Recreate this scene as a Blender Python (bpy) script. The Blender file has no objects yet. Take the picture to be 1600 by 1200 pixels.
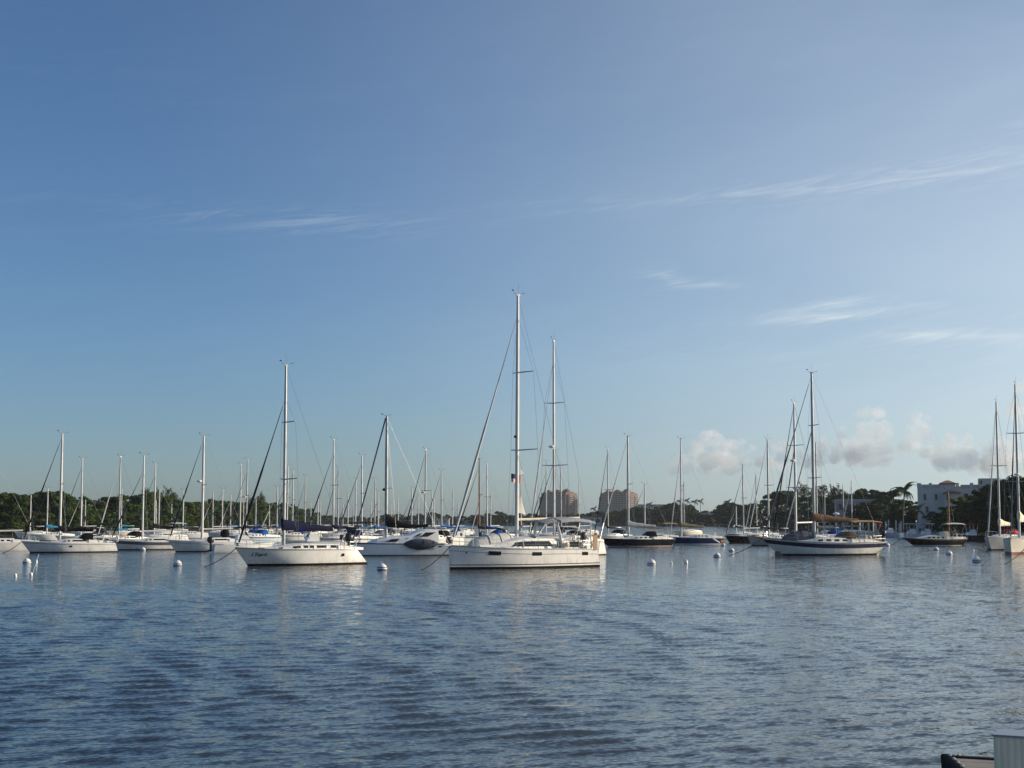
import bpy, math, random
import numpy as np
from mathutils import Vector, Matrix, noise

R = math.radians
scene = bpy.context.scene
col = scene.collection
rng = random.Random(7)

# ------------------------------------------------------------------ camera
F_PX, CAM_H, PITCH = 2404.0, 3.5, R(5.06)          # focal length in photograph pixels (1600 wide)
CP, SP = math.cos(PITCH), math.sin(PITCH)
cam_d = bpy.data.cameras.new('camera'); cam = bpy.data.objects.new('camera', cam_d)
col.objects.link(cam); scene.camera = cam
cam.location = (0, 0, CAM_H); cam.rotation_euler = (math.pi/2 + PITCH, 0, 0)
cam_d.sensor_width = 36; cam_d.lens = 36*F_PX/1600; cam_d.clip_start = 0.1; cam_d.clip_end = 20000

# ------------------------------------------------------------------ sky
SUN_EL, SUN_AZ = R(16), R(80)                      # azimuth from +Y towards +X
world = bpy.data.worlds.new('World'); scene.world = world; world.use_nodes = True
WN, WL = world.node_tree.nodes, world.node_tree.links
def wmath(op, a, b=None, c=None, clamp=False):
    n = WN.new('ShaderNodeMath'); n.operation = op; n.use_clamp = clamp
    for i, v in enumerate((a, b, c)):
        if v is None: continue
        if isinstance(v, (int, float)): n.inputs[i].default_value = v
        else: WL.new(v, n.inputs[i])
    return n.outputs[0]
def wmix(fac, a, b, blend='MIX'):
    n = WN.new('ShaderNodeMix'); n.data_type = 'RGBA'; n.blend_type = blend
    for sck, v in ((n.inputs[0], fac), (n.inputs[6], a), (n.inputs[7], b)):
        if isinstance(v, (int, float)): sck.default_value = v
        elif isinstance(v, tuple): sck.default_value = (*v, 1)
        else: WL.new(v, sck)
    return n.outputs[2]
def wsmooth(v, lo, hi):
    n = WN.new('ShaderNodeMapRange'); n.interpolation_type = 'SMOOTHSTEP'
    WL.new(v, n.inputs[0]); n.inputs[1].default_value = lo; n.inputs[2].default_value = hi
    return n.outputs[0]
sky = WN.new('ShaderNodeTexSky'); sky.sky_type = 'NISHITA'; sky.sun_disc = False
sky.sun_elevation = SUN_EL; sky.sun_rotation = SUN_AZ
sky.air_density = 0.8; sky.dust_density = 0.8; sky.ozone_density = 4.5; sky.altitude = 0
tc = WN.new('ShaderNodeTexCoord'); sep = WN.new('ShaderNodeSeparateXYZ'); WL.new(tc.outputs['Generated'], sep.inputs[0])
AZ = wmath('ARCTAN2', sep.outputs[0], sep.outputs[1]); EL = wmath('ARCSINE', sep.outputs[2])
def wnoise(sx, sy, scale, detail=5, rough=.55, distort=0., off=0., daz=0., del_=0., slope=0.):
    c = WN.new('ShaderNodeCombineXYZ')
    a = wmath('ADD', AZ, daz); e = wmath('SUBTRACT', wmath('ADD', EL, del_), wmath('MULTIPLY', AZ, slope))
    WL.new(wmath('ADD', wmath('MULTIPLY', a, sx), off/scale), c.inputs[0]); WL.new(wmath('MULTIPLY', e, sy), c.inputs[1])
    n = WN.new('ShaderNodeTexNoise'); n.noise_dimensions = '2D'; n.inputs['Scale'].default_value = scale; n.inputs['Detail'].default_value = detail
    n.inputs['Roughness'].default_value = rough; n.inputs['Distortion'].default_value = distort
    WL.new(c.outputs[0], n.inputs['Vector']); return n.outputs[0]
def ang(px, py):
    x, y = (px-800)/F_PX, (600-py)/F_PX
    d = Vector((x, CP - y*SP, SP + y*CP)).normalized()
    return math.atan2(d.x, d.y), math.asin(d.z)
AE = WN.new('ShaderNodeCombineXYZ'); WL.new(AZ, AE.inputs[0]); WL.new(EL, AE.inputs[1])
def blob(px, py, sx, sy, amp=1., slope=0.):          # soft patch of the sky where cirrus thickens
    a0, e0 = ang(px, py); k = 2.2/F_PX; mp = WN.new('ShaderNodeMapping'); mp.vector_type = 'TEXTURE'
    mp.inputs['Location'].default_value = (a0, e0, 0); mp.inputs['Rotation'].default_value = (0, 0, math.atan(slope)); mp.inputs['Scale'].default_value = (sx*k, sy*k, 1)
    WL.new(AE.outputs[0], mp.inputs[0]); g = WN.new('ShaderNodeTexGradient'); g.gradient_type = 'QUADRATIC_SPHERE'; WL.new(mp.outputs[0], g.inputs[0])
    return (g.outputs['Fac'], amp)
def wsum(l):
    o = 0.
    for v, amp in l: o = wmath('MULTIPLY_ADD', v, amp, o)
    return o
SKY_TINT = (.93, .985, 1.0)
hsv = WN.new('ShaderNodeHueSaturation'); hsv.inputs['Saturation'].default_value = 1.0; WL.new(sky.outputs[0], hsv.inputs['Color'])
skycol = wmix(1., hsv.outputs[0], SKY_TINT, 'MULTIPLY')
# thin even veil, brighter towards the sun as thin ice cloud is
S0 = (math.cos(SUN_EL)*math.sin(SUN_AZ), math.cos(SUN_EL)*math.cos(SUN_AZ), math.sin(SUN_EL))
dotn = WN.new('ShaderNodeVectorMath'); dotn.operation = 'DOT_PRODUCT'; WL.new(tc.outputs['Generated'], dotn.inputs[0]); dotn.inputs[1].default_value = S0
veiln = wnoise(1.3, 5., 1.6, 4, .55, .3, 14.2, slope=.08)
veil = wmath('MULTIPLY', wmath('MULTIPLY', wsmooth(dotn.outputs['Value'], -.05, 1.0), wmath('ADD', .65, wmath('MULTIPLY', veiln, .7))), wmath('SUBTRACT', 1., wmath('MULTIPLY', wsmooth(EL, .06, .36), .52)))
skycol = wmix(wmath('MULTIPLY', veil, 1.0, clamp=True), skycol, (6.9, 7.7, 7.9))
# thin high cirrus, everywhere faint, thicker in a few streaks
streak = wmath('ADD', wmath('MULTIPLY', wnoise(3.2, 34., 1., 3, .6, 1.1, 3.1, slope=.10), .55), wmath('MULTIPLY', wnoise(13., 130., 1., 4, .66, 2.2, 5.3, slope=.16), .45))
patch = wsum([blob(480, 343, 230, 20, .50, -.02), blob(1330, 287, 400, 15, .60, .05), blob(1560, 262, 280, 40, .45, .1), blob(1040, 432, 40, 16, .75, -.15), blob(1120, 446, 80, 7, .4, -.08),
              blob(1300, 475, 110, 11, 1.3, .13), blob(1310, 496, 120, 8, 1.2, .05), blob(1450, 478, 70, 8, .6), blob(1440, 522, 60, 9, .8), blob(1570, 524, 130, 24, .55, .05), blob(1400, 550, 420, 40, .30), blob(1600, 195, 130, 30, .22, .1)])
cir = wmath('MULTIPLY', wsmooth(wmath('ADD', wmath('MULTIPLY', streak, 1.), wmath('MULTIPLY', patch, .13)), .44, .80), wsmooth(EL, .0, .1))
cirf = wmath('MULTIPLY', cir, wmath('ADD', wmath('MULTIPLY', patch, 1.1), .03), clamp=True)
c1 = wmix(wmath('MULTIPLY', cirf, .55, clamp=True), skycol, (6.8, 7.4, 7.6))
bg = WN['Background']; WL.new(c1, bg.inputs[0]); bg.inputs[1].default_value = 0.097

# ------------------------------------------------------------------ sun, exposure
S = Vector((math.cos(SUN_EL)*math.sin(SUN_AZ), math.cos(SUN_EL)*math.cos(SUN_AZ), math.sin(SUN_EL)))
sun_d = bpy.data.lights.new('sun', 'SUN'); sun_d.energy = 5.0; sun_d.angle = R(.53); sun_d.color = (1, .85, .64)
sun = bpy.data.objects.new('sun', sun_d); col.objects.link(sun); sun.rotation_euler = S.to_track_quat('Z', 'Y').to_euler()
vs = scene.view_settings; vs.view_transform = 'Standard'; vs.look = 'None'; vs.exposure = 0.27; vs.gamma = 1; vs.use_curve_mapping = False
scene.cycles.use_denoising = True; scene.cycles.max_bounces = 20; scene.cycles.volume_bounces = 20
scene.cycles.use_adaptive_sampling = False
scene.render.filter_size = 0.9

# ------------------------------------------------------------------ pixel to place
def at(px, py, Y):                                   # point seen at a photograph pixel, at distance Y down the view axis
    x, y = (px-800)/F_PX, (600-py)/F_PX
    d = Vector((x, CP - y*SP, SP + y*CP)); return Vector((0, 0, CAM_H)) + d*(Y/d.y)
def on_water(px, py):
    x, y = (px-800)/F_PX, (600-py)/F_PX
    d = Vector((x, CP - y*SP, SP + y*CP)); return Vector((0, 0, CAM_H)) - d*(CAM_H/d.z)
def height_at(py, Y): return at(800, py, Y).z

# ------------------------------------------------------------------ materials
MATS = {}
def mat(name, c, rough=.5, var=.12, scale=3., metal=0., bump=0., bscale=8., spec=.5, hue=0., stretch=(1, 1, 1), stain=None, trans=0.):
    if name in MATS: return MATS[name]
    m = bpy.data.materials.new(name); m.use_nodes = True; N, Lk = m.node_tree.nodes, m.node_tree.links
    b = N['Principled BSDF']; b.inputs['Roughness'].default_value = rough; b.inputs['Metallic'].default_value = metal
    b.inputs['Specular IOR Level'].default_value = spec
    tcn = N.new('ShaderNodeTexCoord'); mp = N.new('ShaderNodeMapping'); mp.inputs['Scale'].default_value = stretch
    Lk.new(tcn.outputs['Object'], mp.inputs[0])
    nz = N.new('ShaderNodeTexNoise'); nz.inputs['Scale'].default_value = scale; nz.inputs['Detail'].default_value = 5
    Lk.new(mp.outputs[0], nz.inputs['Vector'])
    mr = N.new('ShaderNodeMapRange'); mr.inputs[1].default_value = .3; mr.inputs[2].default_value = .7
    mr.inputs[3].default_value = 1-var; mr.inputs[4].default_value = 1+var; Lk.new(nz.outputs[0], mr.inputs[0])
    mx = N.new('ShaderNodeMix'); mx.data_type = 'RGBA'; mx.blend_type = 'MULTIPLY'; mx.inputs[0].default_value = 1
    mx.inputs[6].default_value = (*c, 1); Lk.new(mr.outputs[0], mx.inputs[7]); out = mx.outputs[2]
    if hue:
        oi = N.new('ShaderNodeObjectInfo'); h = N.new('ShaderNodeHueSaturation')
        r1 = N.new('ShaderNodeMapRange'); r1.inputs[3].default_value = .5-hue; r1.inputs[4].default_value = .5+hue*.6; Lk.new(oi.outputs['Random'], r1.inputs[0])
        w = N.new('ShaderNodeTexWhiteNoise'); w.noise_dimensions = '1D'; Lk.new(oi.outputs['Random'], w.inputs['W'])
        r2 = N.new('ShaderNodeMapRange'); r2.inputs[3].default_value = .7; r2.inputs[4].default_value = 1.35; Lk.new(w.outputs[0], r2.inputs[0])
        Lk.new(r1.outputs[0], h.inputs['Hue']); Lk.new(r2.outputs[0], h.inputs['Value']); Lk.new(out, h.inputs['Color']); out = h.outputs[0]
    if stain:
        sn = N.new('ShaderNodeTexNoise'); sn.inputs['Scale'].default_value = 1.3; sn.inputs['Detail'].default_value = 8; sn.inputs['Roughness'].default_value = .65
        sm = N.new('ShaderNodeMapping'); sm.inputs['Scale'].default_value = (1.0, 1.0, .55); Lk.new(tcn.outputs['Object'], sm.inputs[0]); Lk.new(sm.outputs[0], sn.inputs['Vector'])
        sr = N.new('ShaderNodeMapRange'); sr.inputs[1].default_value = .50; sr.inputs[2].default_value = .74; sr.inputs[4].default_value = .55; Lk.new(sn.outputs[0], sr.inputs[0])
        sx = N.new('ShaderNodeSeparateXYZ'); Lk.new(tcn.outputs['Object'], sx.inputs[0]); sz = N.new('ShaderNodeMapRange'); sz.inputs[1].default_value = .85; sz.inputs[2].default_value = .10; sz.inputs[3].default_value = .35; sz.inputs[4].default_value = 1.5; Lk.new(sx.outputs[2], sz.inputs[0])
        dr = N.new('ShaderNodeTexNoise'); dr.inputs['Scale'].default_value = 5.; dr.inputs['Detail'].default_value = 4; dm = N.new('ShaderNodeMapping'); dm.inputs['Scale'].default_value = (1., 1., .12); Lk.new(tcn.outputs['Object'], dm.inputs[0]); Lk.new(dm.outputs[0], dr.inputs['Vector'])
        dq = N.new('ShaderNodeMapRange'); dq.inputs[1].default_value = .56; dq.inputs[2].default_value = .76; dq.inputs[4].default_value = .5; Lk.new(dr.outputs[0], dq.inputs[0])
        sa = N.new('ShaderNodeMath'); sa.operation = 'ADD'; Lk.new(sr.outputs[0], sa.inputs[0]); Lk.new(dq.outputs[0], sa.inputs[1])
        sm2 = N.new('ShaderNodeMath'); sm2.operation = 'MULTIPLY'; sm2.use_clamp = True; Lk.new(sa.outputs[0], sm2.inputs[0]); Lk.new(sz.outputs[0], sm2.inputs[1])
        s2 = N.new('ShaderNodeMix'); s2.data_type = 'RGBA'; s2.inputs[7].default_value = (*stain, 1)
        Lk.new(sm2.outputs[0], s2.inputs[0]); Lk.new(out, s2.inputs[6]); out = s2.outputs[2]
    Lk.new(out, b.inputs['Base Color'])
    rr = N.new('ShaderNodeMapRange'); rr.inputs[1].default_value = .3; rr.inputs[2].default_value = .7
    rr.inputs[3].default_value = max(.02, rough-.08); rr.inputs[4].default_value = min(1, rough+.1); Lk.new(nz.outputs[0], rr.inputs[0]); Lk.new(rr.outputs[0], b.inputs['Roughness'])
    if bump:
        n2 = N.new('ShaderNodeTexNoise'); n2.inputs['Scale'].default_value = bscale; n2.inputs['Detail'].default_value = 4; Lk.new(mp.outputs[0], n2.inputs['Vector'])
        bp = N.new('ShaderNodeBump'); bp.inputs['Strength'].default_value = bump; bp.inputs['Distance'].default_value = .1
        Lk.new(n2.outputs[0], bp.inputs['Height']); Lk.new(bp.outputs[0], b.inputs['Normal'])
    if trans:
        b.inputs['Subsurface Weight'].default_value = 0
        tr = N.new('ShaderNodeBsdfTranslucent'); Lk.new(out, tr.inputs[0]); ms = N.new('ShaderNodeMixShader'); ms.inputs[0].default_value = trans
        Lk.new(b.outputs[0], ms.inputs[1]); Lk.new(tr.outputs[0], ms.inputs[2]); Lk.new(ms.outputs[0], N['Material Output'].inputs[0])
    MATS[name] = m; return m

M = dict(
    white=mat('gelcoat_white', (.78, .77, .74), .28, .05, 1.5, stain=(.46, .40, .29)),
    white2=mat('gelcoat_clean', (.80, .80, .78), .25, .04, 2.),
    cream=mat('gelcoat_cream', (.74, .69, .56), .32, .06, 1.5, stain=(.50, .44, .33)),
    beige=mat('gelcoat_beige', (.62, .58, .50), .35, .05, 1.5),
    deck=mat('deck_white', (.74, .73, .69), .5, .08, 2.5),
    greyhull=mat('gelcoat_grey', (.36, .38, .41), .3, .05, 1.5),
    navyhull=mat('gelcoat_navy', (.010, .022, .085), .2, .1, 1.5),
    blackhull=mat('gelcoat_black', (.010, .011, .014), .22, .2, 1.5),
    brownhull=mat('gelcoat_dark_brown', (.016, .011, .010), .3, .2, 1.5),
    palebluehull=mat('gelcoat_pale_blue', (.52, .60, .70), .28, .05, 1.5),
    stripe=mat('stripe_dark', (.012, .013, .016), .4, .15),
    antifoul=mat('antifouling_black', (.010, .010, .012), .6, .3, spec=.12),
    navystripe=mat('stripe_navy', (.012, .018, .055), .35, .15),
    redstripe=mat('stripe_red', (.25, .03, .02), .5, .15),
    greystripe=mat('stripe_grey', (.10, .11, .13), .4, .15),
    glass=mat('dark_window', (.012, .013, .015), .08, .1),
    alu=mat('mast_white_paint', (.60, .59, .57), .35, .05, 1.),
    alugrey=mat('mast_grey_anodised', (.38, .38, .38), .38, .08, 1., metal=.35),
    alublack=mat('mast_black', (.03, .03, .033), .4, .2, 1.),
    wood=mat('varnished_wood', (.25, .10, .045), .35, .25, 6., stretch=(.2, 1, 1)),
    woodgrey=mat('weathered_plank', (.24, .215, .19), .75, .3, 14., stretch=(.08, 1, 1), bump=.3, bscale=30),
    teak=mat('teak', (.33, .17, .08), .5, .25, 6.),
    wire=mat('rigging_wire', (.30, .31, .32), .35, .1, metal=.5),
    steel=mat('stainless_tube', (.62, .62, .62), .25, .05, metal=.8),
    rope=mat('wet_rope', (.035, .035, .032), .8, .3, 20, spec=.12),
    navy=mat('canvas_navy', (.010, .012, .040), .85, .3, 4., bump=.5, bscale=5, spec=.12),
    black=mat('canvas_black', (.010, .010, .013), .85, .3, 4., bump=.5, bscale=5, spec=.12),
    blue=mat('canvas_blue', (.015, .105, .38), .8, .25, 4., bump=.5, bscale=5, spec=.12),
    teal=mat('canvas_turquoise', (.03, .20, .36), .8, .25, 4., bump=.5, bscale=5, spec=.12),
    grey=mat('canvas_grey', (.30, .31, .34), .85, .12, 3., bump=.5, bscale=4, spec=.12),
    palegrey=mat('canvas_pale_grey', (.50, .50, .49), .85, .12, 3., bump=.5, bscale=4, spec=.12),
    slate=mat('canvas_slate', (.075, .08, .105), .8, .2, 3., bump=.5, bscale=4, spec=.12),
    brown=mat('canvas_brown', (.17, .105, .065), .85, .2, 4., bump=.5, bscale=5, spec=.12),
    tan=mat('canvas_tan', (.38, .25, .15), .85, .2, 4., bump=.5, bscale=5, spec=.12),
    olive=mat('canvas_olive', (.17, .15, .10), .85, .2, 4., bump=.5, bscale=5, spec=.12),
    creamc=mat('canvas_cream', (.70, .64, .50), .8, .1, 4., bump=.5, bscale=5, spec=.12),
    red=mat('canvas_red', (.45, .02, .02), .8, .15, 4., bump=.3, spec=.12),
    sail=mat('sailcloth', (.78, .74, .66), .8, .08, 3., bump=.3, trans=.25),
    rubber=mat('black_rubber', (.010, .010, .010), .8, .3, spec=.12),
    engine=mat('outboard_dark_grey', (.05, .055, .065), .35, .15),
    enginebl=mat('outboard_black', (.014, .014, .016), .3, .15),
    chrome=mat('polished_dome', (.70, .70, .70), .15, .05, metal=.7),
    radar=mat('radome_white', (.78, .78, .76), .35, .04),
    ring=mat('lifebuoy_white', (.80, .78, .72), .5, .05),
    buoyw=mat('buoy_white', (.80, .80, .80), .4, .08, 4., stain=(.55, .55, .50)),
    buoyb=mat('buoy_blue_band', (.05, .10, .22), .5, .2),
    algae=mat('buoy_waterline_growth', (.05, .05, .04), .8, .3),
    letters=mat('lettering_dark', (.012, .014, .022), .5, .1),
    # land
    mangrove=mat('mangrove_leaves', (.042, .078, .013), .6, .4, .5, hue=.03, trans=.15, spec=.12),
    hedge=mat('dark_broadleaf', (.025, .050, .012), .6, .4, .5, hue=.03, trans=.12, spec=.12),
    yellowleaf=mat('yellow_green_leaves', (.13, .13, .03), .55, .35, 1.2, hue=.02, trans=.3, spec=.12),
    pine=mat('casuarina_needles', (.042, .062, .026), .65, .3, 1.2, hue=.03, trans=.2, spec=.12),
    palm=mat('palm_leaves', (.060, .080, .030), .45, .3, 1.2, hue=.02, trans=.2, spec=.12),
    bark=mat('bark_grey_brown', (.13, .105, .08), .85, .3, 4., bump=.5),
    earth=mat('bank_earth', (.035, .031, .022), .9, .3, .3, bump=.5, bscale=1, spec=.12),
    stucco=mat('stucco_white', (.58, .55, .50), .8, .06, .8, bump=.2, bscale=6),
    stucco2=mat('stucco_parapet', (.46, .44, .41), .8, .06, .8),
    tile=mat('roof_tile_red', (.24, .095, .065), .8, .25, 2., bump=.5, bscale=6),
    pinkwall=mat('tower_pink_render', (.12, .066, .055), .8, .06, .05),
    pinktrim=mat('tower_cream_trim', (.22, .145, .12), .8, .06, .05),
    towerroof=mat('tower_red_tile', (.17, .06, .045), .8, .15, .1),
    window=mat('dark_pane', (.03, .035, .045), .1, .2),
    concrete=mat('flat_roof_concrete', (.40, .40, .40), .8, .1, .3),
    piling=mat('piling_white', (.62, .61, .57), .6, .12, 3.),
    vinyl=mat('ribbed_vinyl', (.88, .74, .53), .5, .1, 5., stretch=(1, 1, .2)),
    vinylcap=mat('vinyl_cap_blue_grey', (.24, .29, .35), .45, .12, 4.),
    orange=mat('stripe_orange', (.55, .16, .04), .5, .1),
)

# ------------------------------------------------------------------ mesh tools
class MB:
    def __init__(s): s.v, s.f = [], []
    def add(s, vs, fs):
        o = len(s.v); s.v += [tuple(p) for p in vs]; s.f += [tuple(i+o for i in f) for f in fs]; return s
    def tube(s, pts, r, n=6, cap=True, sq=1.):
        pts = [Vector(p) for p in pts]; k = len(pts); rs = r if isinstance(r, (list, tuple)) else [r]*k
        vs = []
        for i, p in enumerate(pts):
            d = (pts[min(i+1, k-1)] - pts[max(i-1, 0)]).normalized()
            u = d.cross(Vector((0, 1, 0)));
            if u.length < .2: u = d.cross(Vector((1, 0, 0)))
            u.normalize(); w = d.cross(u)
            for j in range(n):
                a = 2*math.pi*j/n; vs.append(p + u*math.cos(a)*rs[i]*sq + w*math.sin(a)*rs[i])
        fs = [(i*n+j, i*n+(j+1) % n, (i+1)*n+(j+1) % n, (i+1)*n+j) for i in range(k-1) for j in range(n)]
        if cap: fs += [tuple(range(n-1, -1, -1)), tuple(range((k-1)*n, k*n))]
        return s.add(vs, fs)
    def box(s, x0, x1, y0, y1, z0, z1):
        v = [(x, y, z) for z in (z0, z1) for y in (y0, y1) for x in (x0, x1)]
        return s.add(v, [(0, 2, 3, 1), (4, 5, 7, 6), (0, 1, 5, 4), (2, 6, 7, 3), (0, 4, 6, 2), (1, 3, 7, 5)])
    def loft(s, rings, closed=True, cap=True):
        n = len(rings[0]); vs = [p for r in rings for p in r]; m = n if closed else n-1
        fs = [(i*n+j, i*n+(j+1) % n, (i+1)*n+(j+1) % n, (i+1)*n+j) for i in range(len(rings)-1) for j in range(m)]
        if cap and closed: fs += [tuple(range(n-1, -1, -1)), tuple(range((len(rings)-1)*n, len(rings)*n))]
        return s.add(vs, fs)
    def lathe(s, prof, n=14, c=(0, 0, 0)):
        return s.loft([[(c[0]+r*math.cos(2*math.pi*j/n), c[1]+r*math.sin(2*math.pi*j/n), c[2]+z) for j in range(n)] for r, z in prof])
    def ellipsoid(s, c, r, n=10, m=6):
        return s.loft([[(c[0]+r[0]*math.sin(t)*math.cos(2*math.pi*j/n), c[1]+r[1]*math.sin(t)*math.sin(2*math.pi*j/n), c[2]-r[2]*math.cos(t)) for j in range(n)]
                       for t in [max(.06, min(math.pi-.06, math.pi*i/m)) for i in range(m+1)]])
    def mesh(s, name, m, smooth=40):
        me = bpy.data.meshes.new(name); me.from_pydata(s.v, [], s.f); me.materials.append(m)
        me.validate(); me.update()
        if smooth:
            me.polygons.foreach_set('use_smooth', [True]*len(me.polygons)); me.set_sharp_from_angle(angle=R(smooth))
        return me
    def build(s, name, m, parent=None, smooth=40):
        o = bpy.data.objects.new(name, s.mesh(name, m, smooth)); col.objects.link(o); o.parent = parent; return o
def link(name, me, parent=None, loc=(0, 0, 0), rot=(0, 0, 0), scale=(1, 1, 1)):
    o = bpy.data.objects.new(name, me); col.objects.link(o); o.parent = parent
    o.location = loc; o.rotation_euler = rot; o.scale = scale; return o
def tag(o, label=None, cat=None, group=None, kind=None):
    for k, v in (('label', label), ('category', cat), ('group', group), ('kind', kind)):
        if v: o[k] = v
    return o
def empty(name, loc=(0, 0, 0), rz=0, rx=0):
    o = bpy.data.objects.new(name, None); col.objects.link(o); o.location = loc; o.rotation_euler = (rx, 0, rz); o.empty_display_size = .3; return o
def sstep(a, b, x):
    t = max(0, min(1, (x-a)/(b-a))); return t*t*(3-2*t)
def interp(tab, x):
    if x <= tab[0][0]: return tab[0][1]
    for (a, u), (b, v) in zip(tab, tab[1:]):
        if x <= b: return u + (v-u)*(x-a)/(b-a)
    return tab[-1][1]

# ------------------------------------------------------------------ water: one sheet, real waves near the shore
def axis(segs):
    out = [segs[0][0]]
    for a, b, st in segs:
        x = a
        while x < b - 1e-6:
            x = min(b, x + st(x)); out.append(x)
    return np.array(out)
def build_water():
    xs = axis([(-3000, -60, lambda x: max(.8, (-60-x)*.16)), (-60, 60, lambda x: .2), (60, 3000, lambda x: max(.8, (x-60)*.16))])
    ys = axis([(-3000, 12, lambda y: max(1.2, (12-y)*.16)), (12, 175, lambda y: max(.065, y*.0032)), (175, 3000, lambda y: max(1., (y-175)*.16))])
    X, Y = np.meshgrid(xs, ys); Z = np.zeros_like(X); rs = np.random.RandomState(5)
    dy = np.gradient(ys)[:, None]; dx = np.gradient(xs)[None, :]
    step = np.maximum(dy, dx)
    n = 120
    lam = np.exp(rs.uniform(math.log(.36), math.log(1.15), n))
    th = R(125) + rs.normal(0, R(27), n); ph = rs.uniform(0, 6.283, n)
    for l, t, p in zip(lam, th, ph):
        k = 2*math.pi/l; slope = .165*math.sqrt(2/n)*(1.2 if .6 < l < 1.2 else .85)
        keep = np.clip((l/step - 3.)/3., 0, 1)
        Z += keep*(slope/k)*np.sin(k*(X*math.cos(t) + Y*math.sin(t)) + p)
    gust = .92 + .09*np.sin(X*.11 + 1.3*np.sin(Y*.07+1.)) * np.sin(Y*.16 + .9*np.sin(X*.06))
    edge = np.clip((58-np.abs(X))/14, 0, 1)*np.clip((Y-12.5)/2, 0, 1)*np.clip((174-Y)/60, 0, 1)
    Z *= edge*gust
    nx, ny = len(xs), len(ys)
    co = np.stack([X, Y, Z], -1).reshape(-1, 3)
    i = np.arange((ny-1)*(nx-1)); a = (i//(nx-1))*nx + i % (nx-1)
    q = np.stack([a, a+1, a+nx+1, a+nx], 1)
    me = bpy.data.meshes.new('water'); me.vertices.add(len(co)); me.vertices.foreach_set('co', co.ravel())
    me.loops.add(q.size); me.loops.foreach_set('vertex_index', q.ravel().astype(np.int32))
    me.polygons.add(len(q)); me.polygons.foreach_set('loop_start', (np.arange(len(q))*4).astype(np.int32))
    me.polygons.foreach_set('use_smooth', np.ones(len(q), bool)); me.update(calc_edges=True)
    m = bpy.data.materials.new('harbour_water'); m.use_nodes = True; N, Lk = m.node_tree.nodes, m.node_tree.links
    b = N['Principled BSDF']; b.inputs['Base Color'].default_value = (.022, .025, .022, 1); b.inputs['IOR'].default_value = 1.333
    b.inputs['Roughness'].default_value = .06
    tcn = N.new('ShaderNodeTexCoord'); geo = N.new('ShaderNodeNewGeometry'); prev = geo.outputs['Normal']
    lm = N.new('ShaderNodeMapping'); lm.vector_type = 'TEXTURE'; lm.inputs['Scale'].default_value = (5., 1., 1.); lm.inputs['Rotation'].default_value = (0, 0, R(8)); Lk.new(tcn.outputs['Object'], lm.inputs[0])
    ln_ = N.new('ShaderNodeTexNoise'); ln_.inputs['Scale'].default_value = .11; ln_.inputs['Detail'].default_value = 4; ln_.inputs['Roughness'].default_value = .6; Lk.new(lm.outputs[0], ln_.inputs['Vector'])
    lane = N.new('ShaderNodeMapRange'); lane.inputs[1].default_value = .33; lane.inputs[2].default_value = .67; lane.inputs[3].default_value = .75; lane.inputs[4].default_value = 1.25; Lk.new(ln_.outputs[0], lane.inputs[0])   # wind lanes
    # ripples too small to model: facets tilted by noise, strongest across the crests
    for sc, ks, rot, st, det in ((1.8, .20, 26, (2.6, 1., 1.), 2), (5., .34, 24, (2.4, 1., 1.), 2), (13., .40, 26, (1.6, 1., 1.), 1)):
        mp = N.new('ShaderNodeMapping'); mp.vector_type = 'TEXTURE'; mp.inputs['Scale'].default_value = st; mp.inputs['Rotation'].default_value = (0, 0, R(rot)); Lk.new(tcn.outputs['Object'], mp.inputs[0])
        nz = N.new('ShaderNodeTexNoise'); nz.inputs['Scale'].default_value = sc; nz.inputs['Detail'].default_value = det; nz.inputs['Roughness'].default_value = .5; Lk.new(mp.outputs[0], nz.inputs['Vector'])
        sb_ = N.new('ShaderNodeVectorMath'); sb_.operation = 'SUBTRACT'; Lk.new(nz.outputs['Color'], sb_.inputs[0]); sb_.inputs[1].default_value = (.5, .5, .5)
        ml = N.new('ShaderNodeVectorMath'); ml.operation = 'MULTIPLY'; Lk.new(sb_.outputs[0], ml.inputs[0]); ml.inputs[1].default_value = (ks*.6, ks, 0)
        sl = N.new('ShaderNodeVectorMath'); sl.operation = 'SCALE'; Lk.new(ml.outputs[0], sl.inputs[0]); Lk.new(lane.outputs[0], sl.inputs['Scale'])
        ad = N.new('ShaderNodeVectorMath'); ad.operation = 'ADD'; Lk.new(prev, ad.inputs[0]); Lk.new(sl.outputs[0], ad.inputs[1]); prev = ad.outputs[0]
    nm_ = N.new('ShaderNodeVectorMath'); nm_.operation = 'NORMALIZE'; Lk.new(prev, nm_.inputs[0]); prev = nm_.outputs[0]
    Lk.new(prev, b.inputs['Normal']); me.materials.append(m)
    tag(link('water', me), 'blue-grey rippled harbour water', None, None, 'structure')
build_water()

# ------------------------------------------------------------------ land: low banks round the anchorage
SHORE = [(-500, 300), (-60, 345), (120, 370), (260, 410), (380, 500), (470, 640), (500, 930), (620, 1020), (820, 1030), (1000, 960), (1120, 900), (1170, 700), (1230, 560),
         (1300, 440), (1380, 372), (1450, 330), (1530, 290), (1640, 250), (2000, 200)]
def shore_pt(px):
    Y = interp(SHORE, px); return Vector(((px-800)/F_PX*Y, Y, 0)), Y
def build_land(name, pxs, deep):
    mb = MB(); rows = []
    for px in pxs:
        p, Y = shore_pt(px); d = Vector((p.x, p.y, 0)).normalized(); j = noise.noise(p*.05)*3
        q = [p + d*(o+j) + Vector((0, 0, z)) for o, z in ((0, -.6), (1.5, .12), (6, .5), (30, 1.2), (deep, 1.6))]
        rows.append(q)
    mb.loft(rows, closed=False, cap=False)
    return tag(mb.build(name, M['earth'], None, 60), None, None, None, 'structure')
build_land('left_bank', list(range(-500, 481, 20)), 160)
build_land('far_bank', list(range(484, 1161, 20)), 1700)
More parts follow.
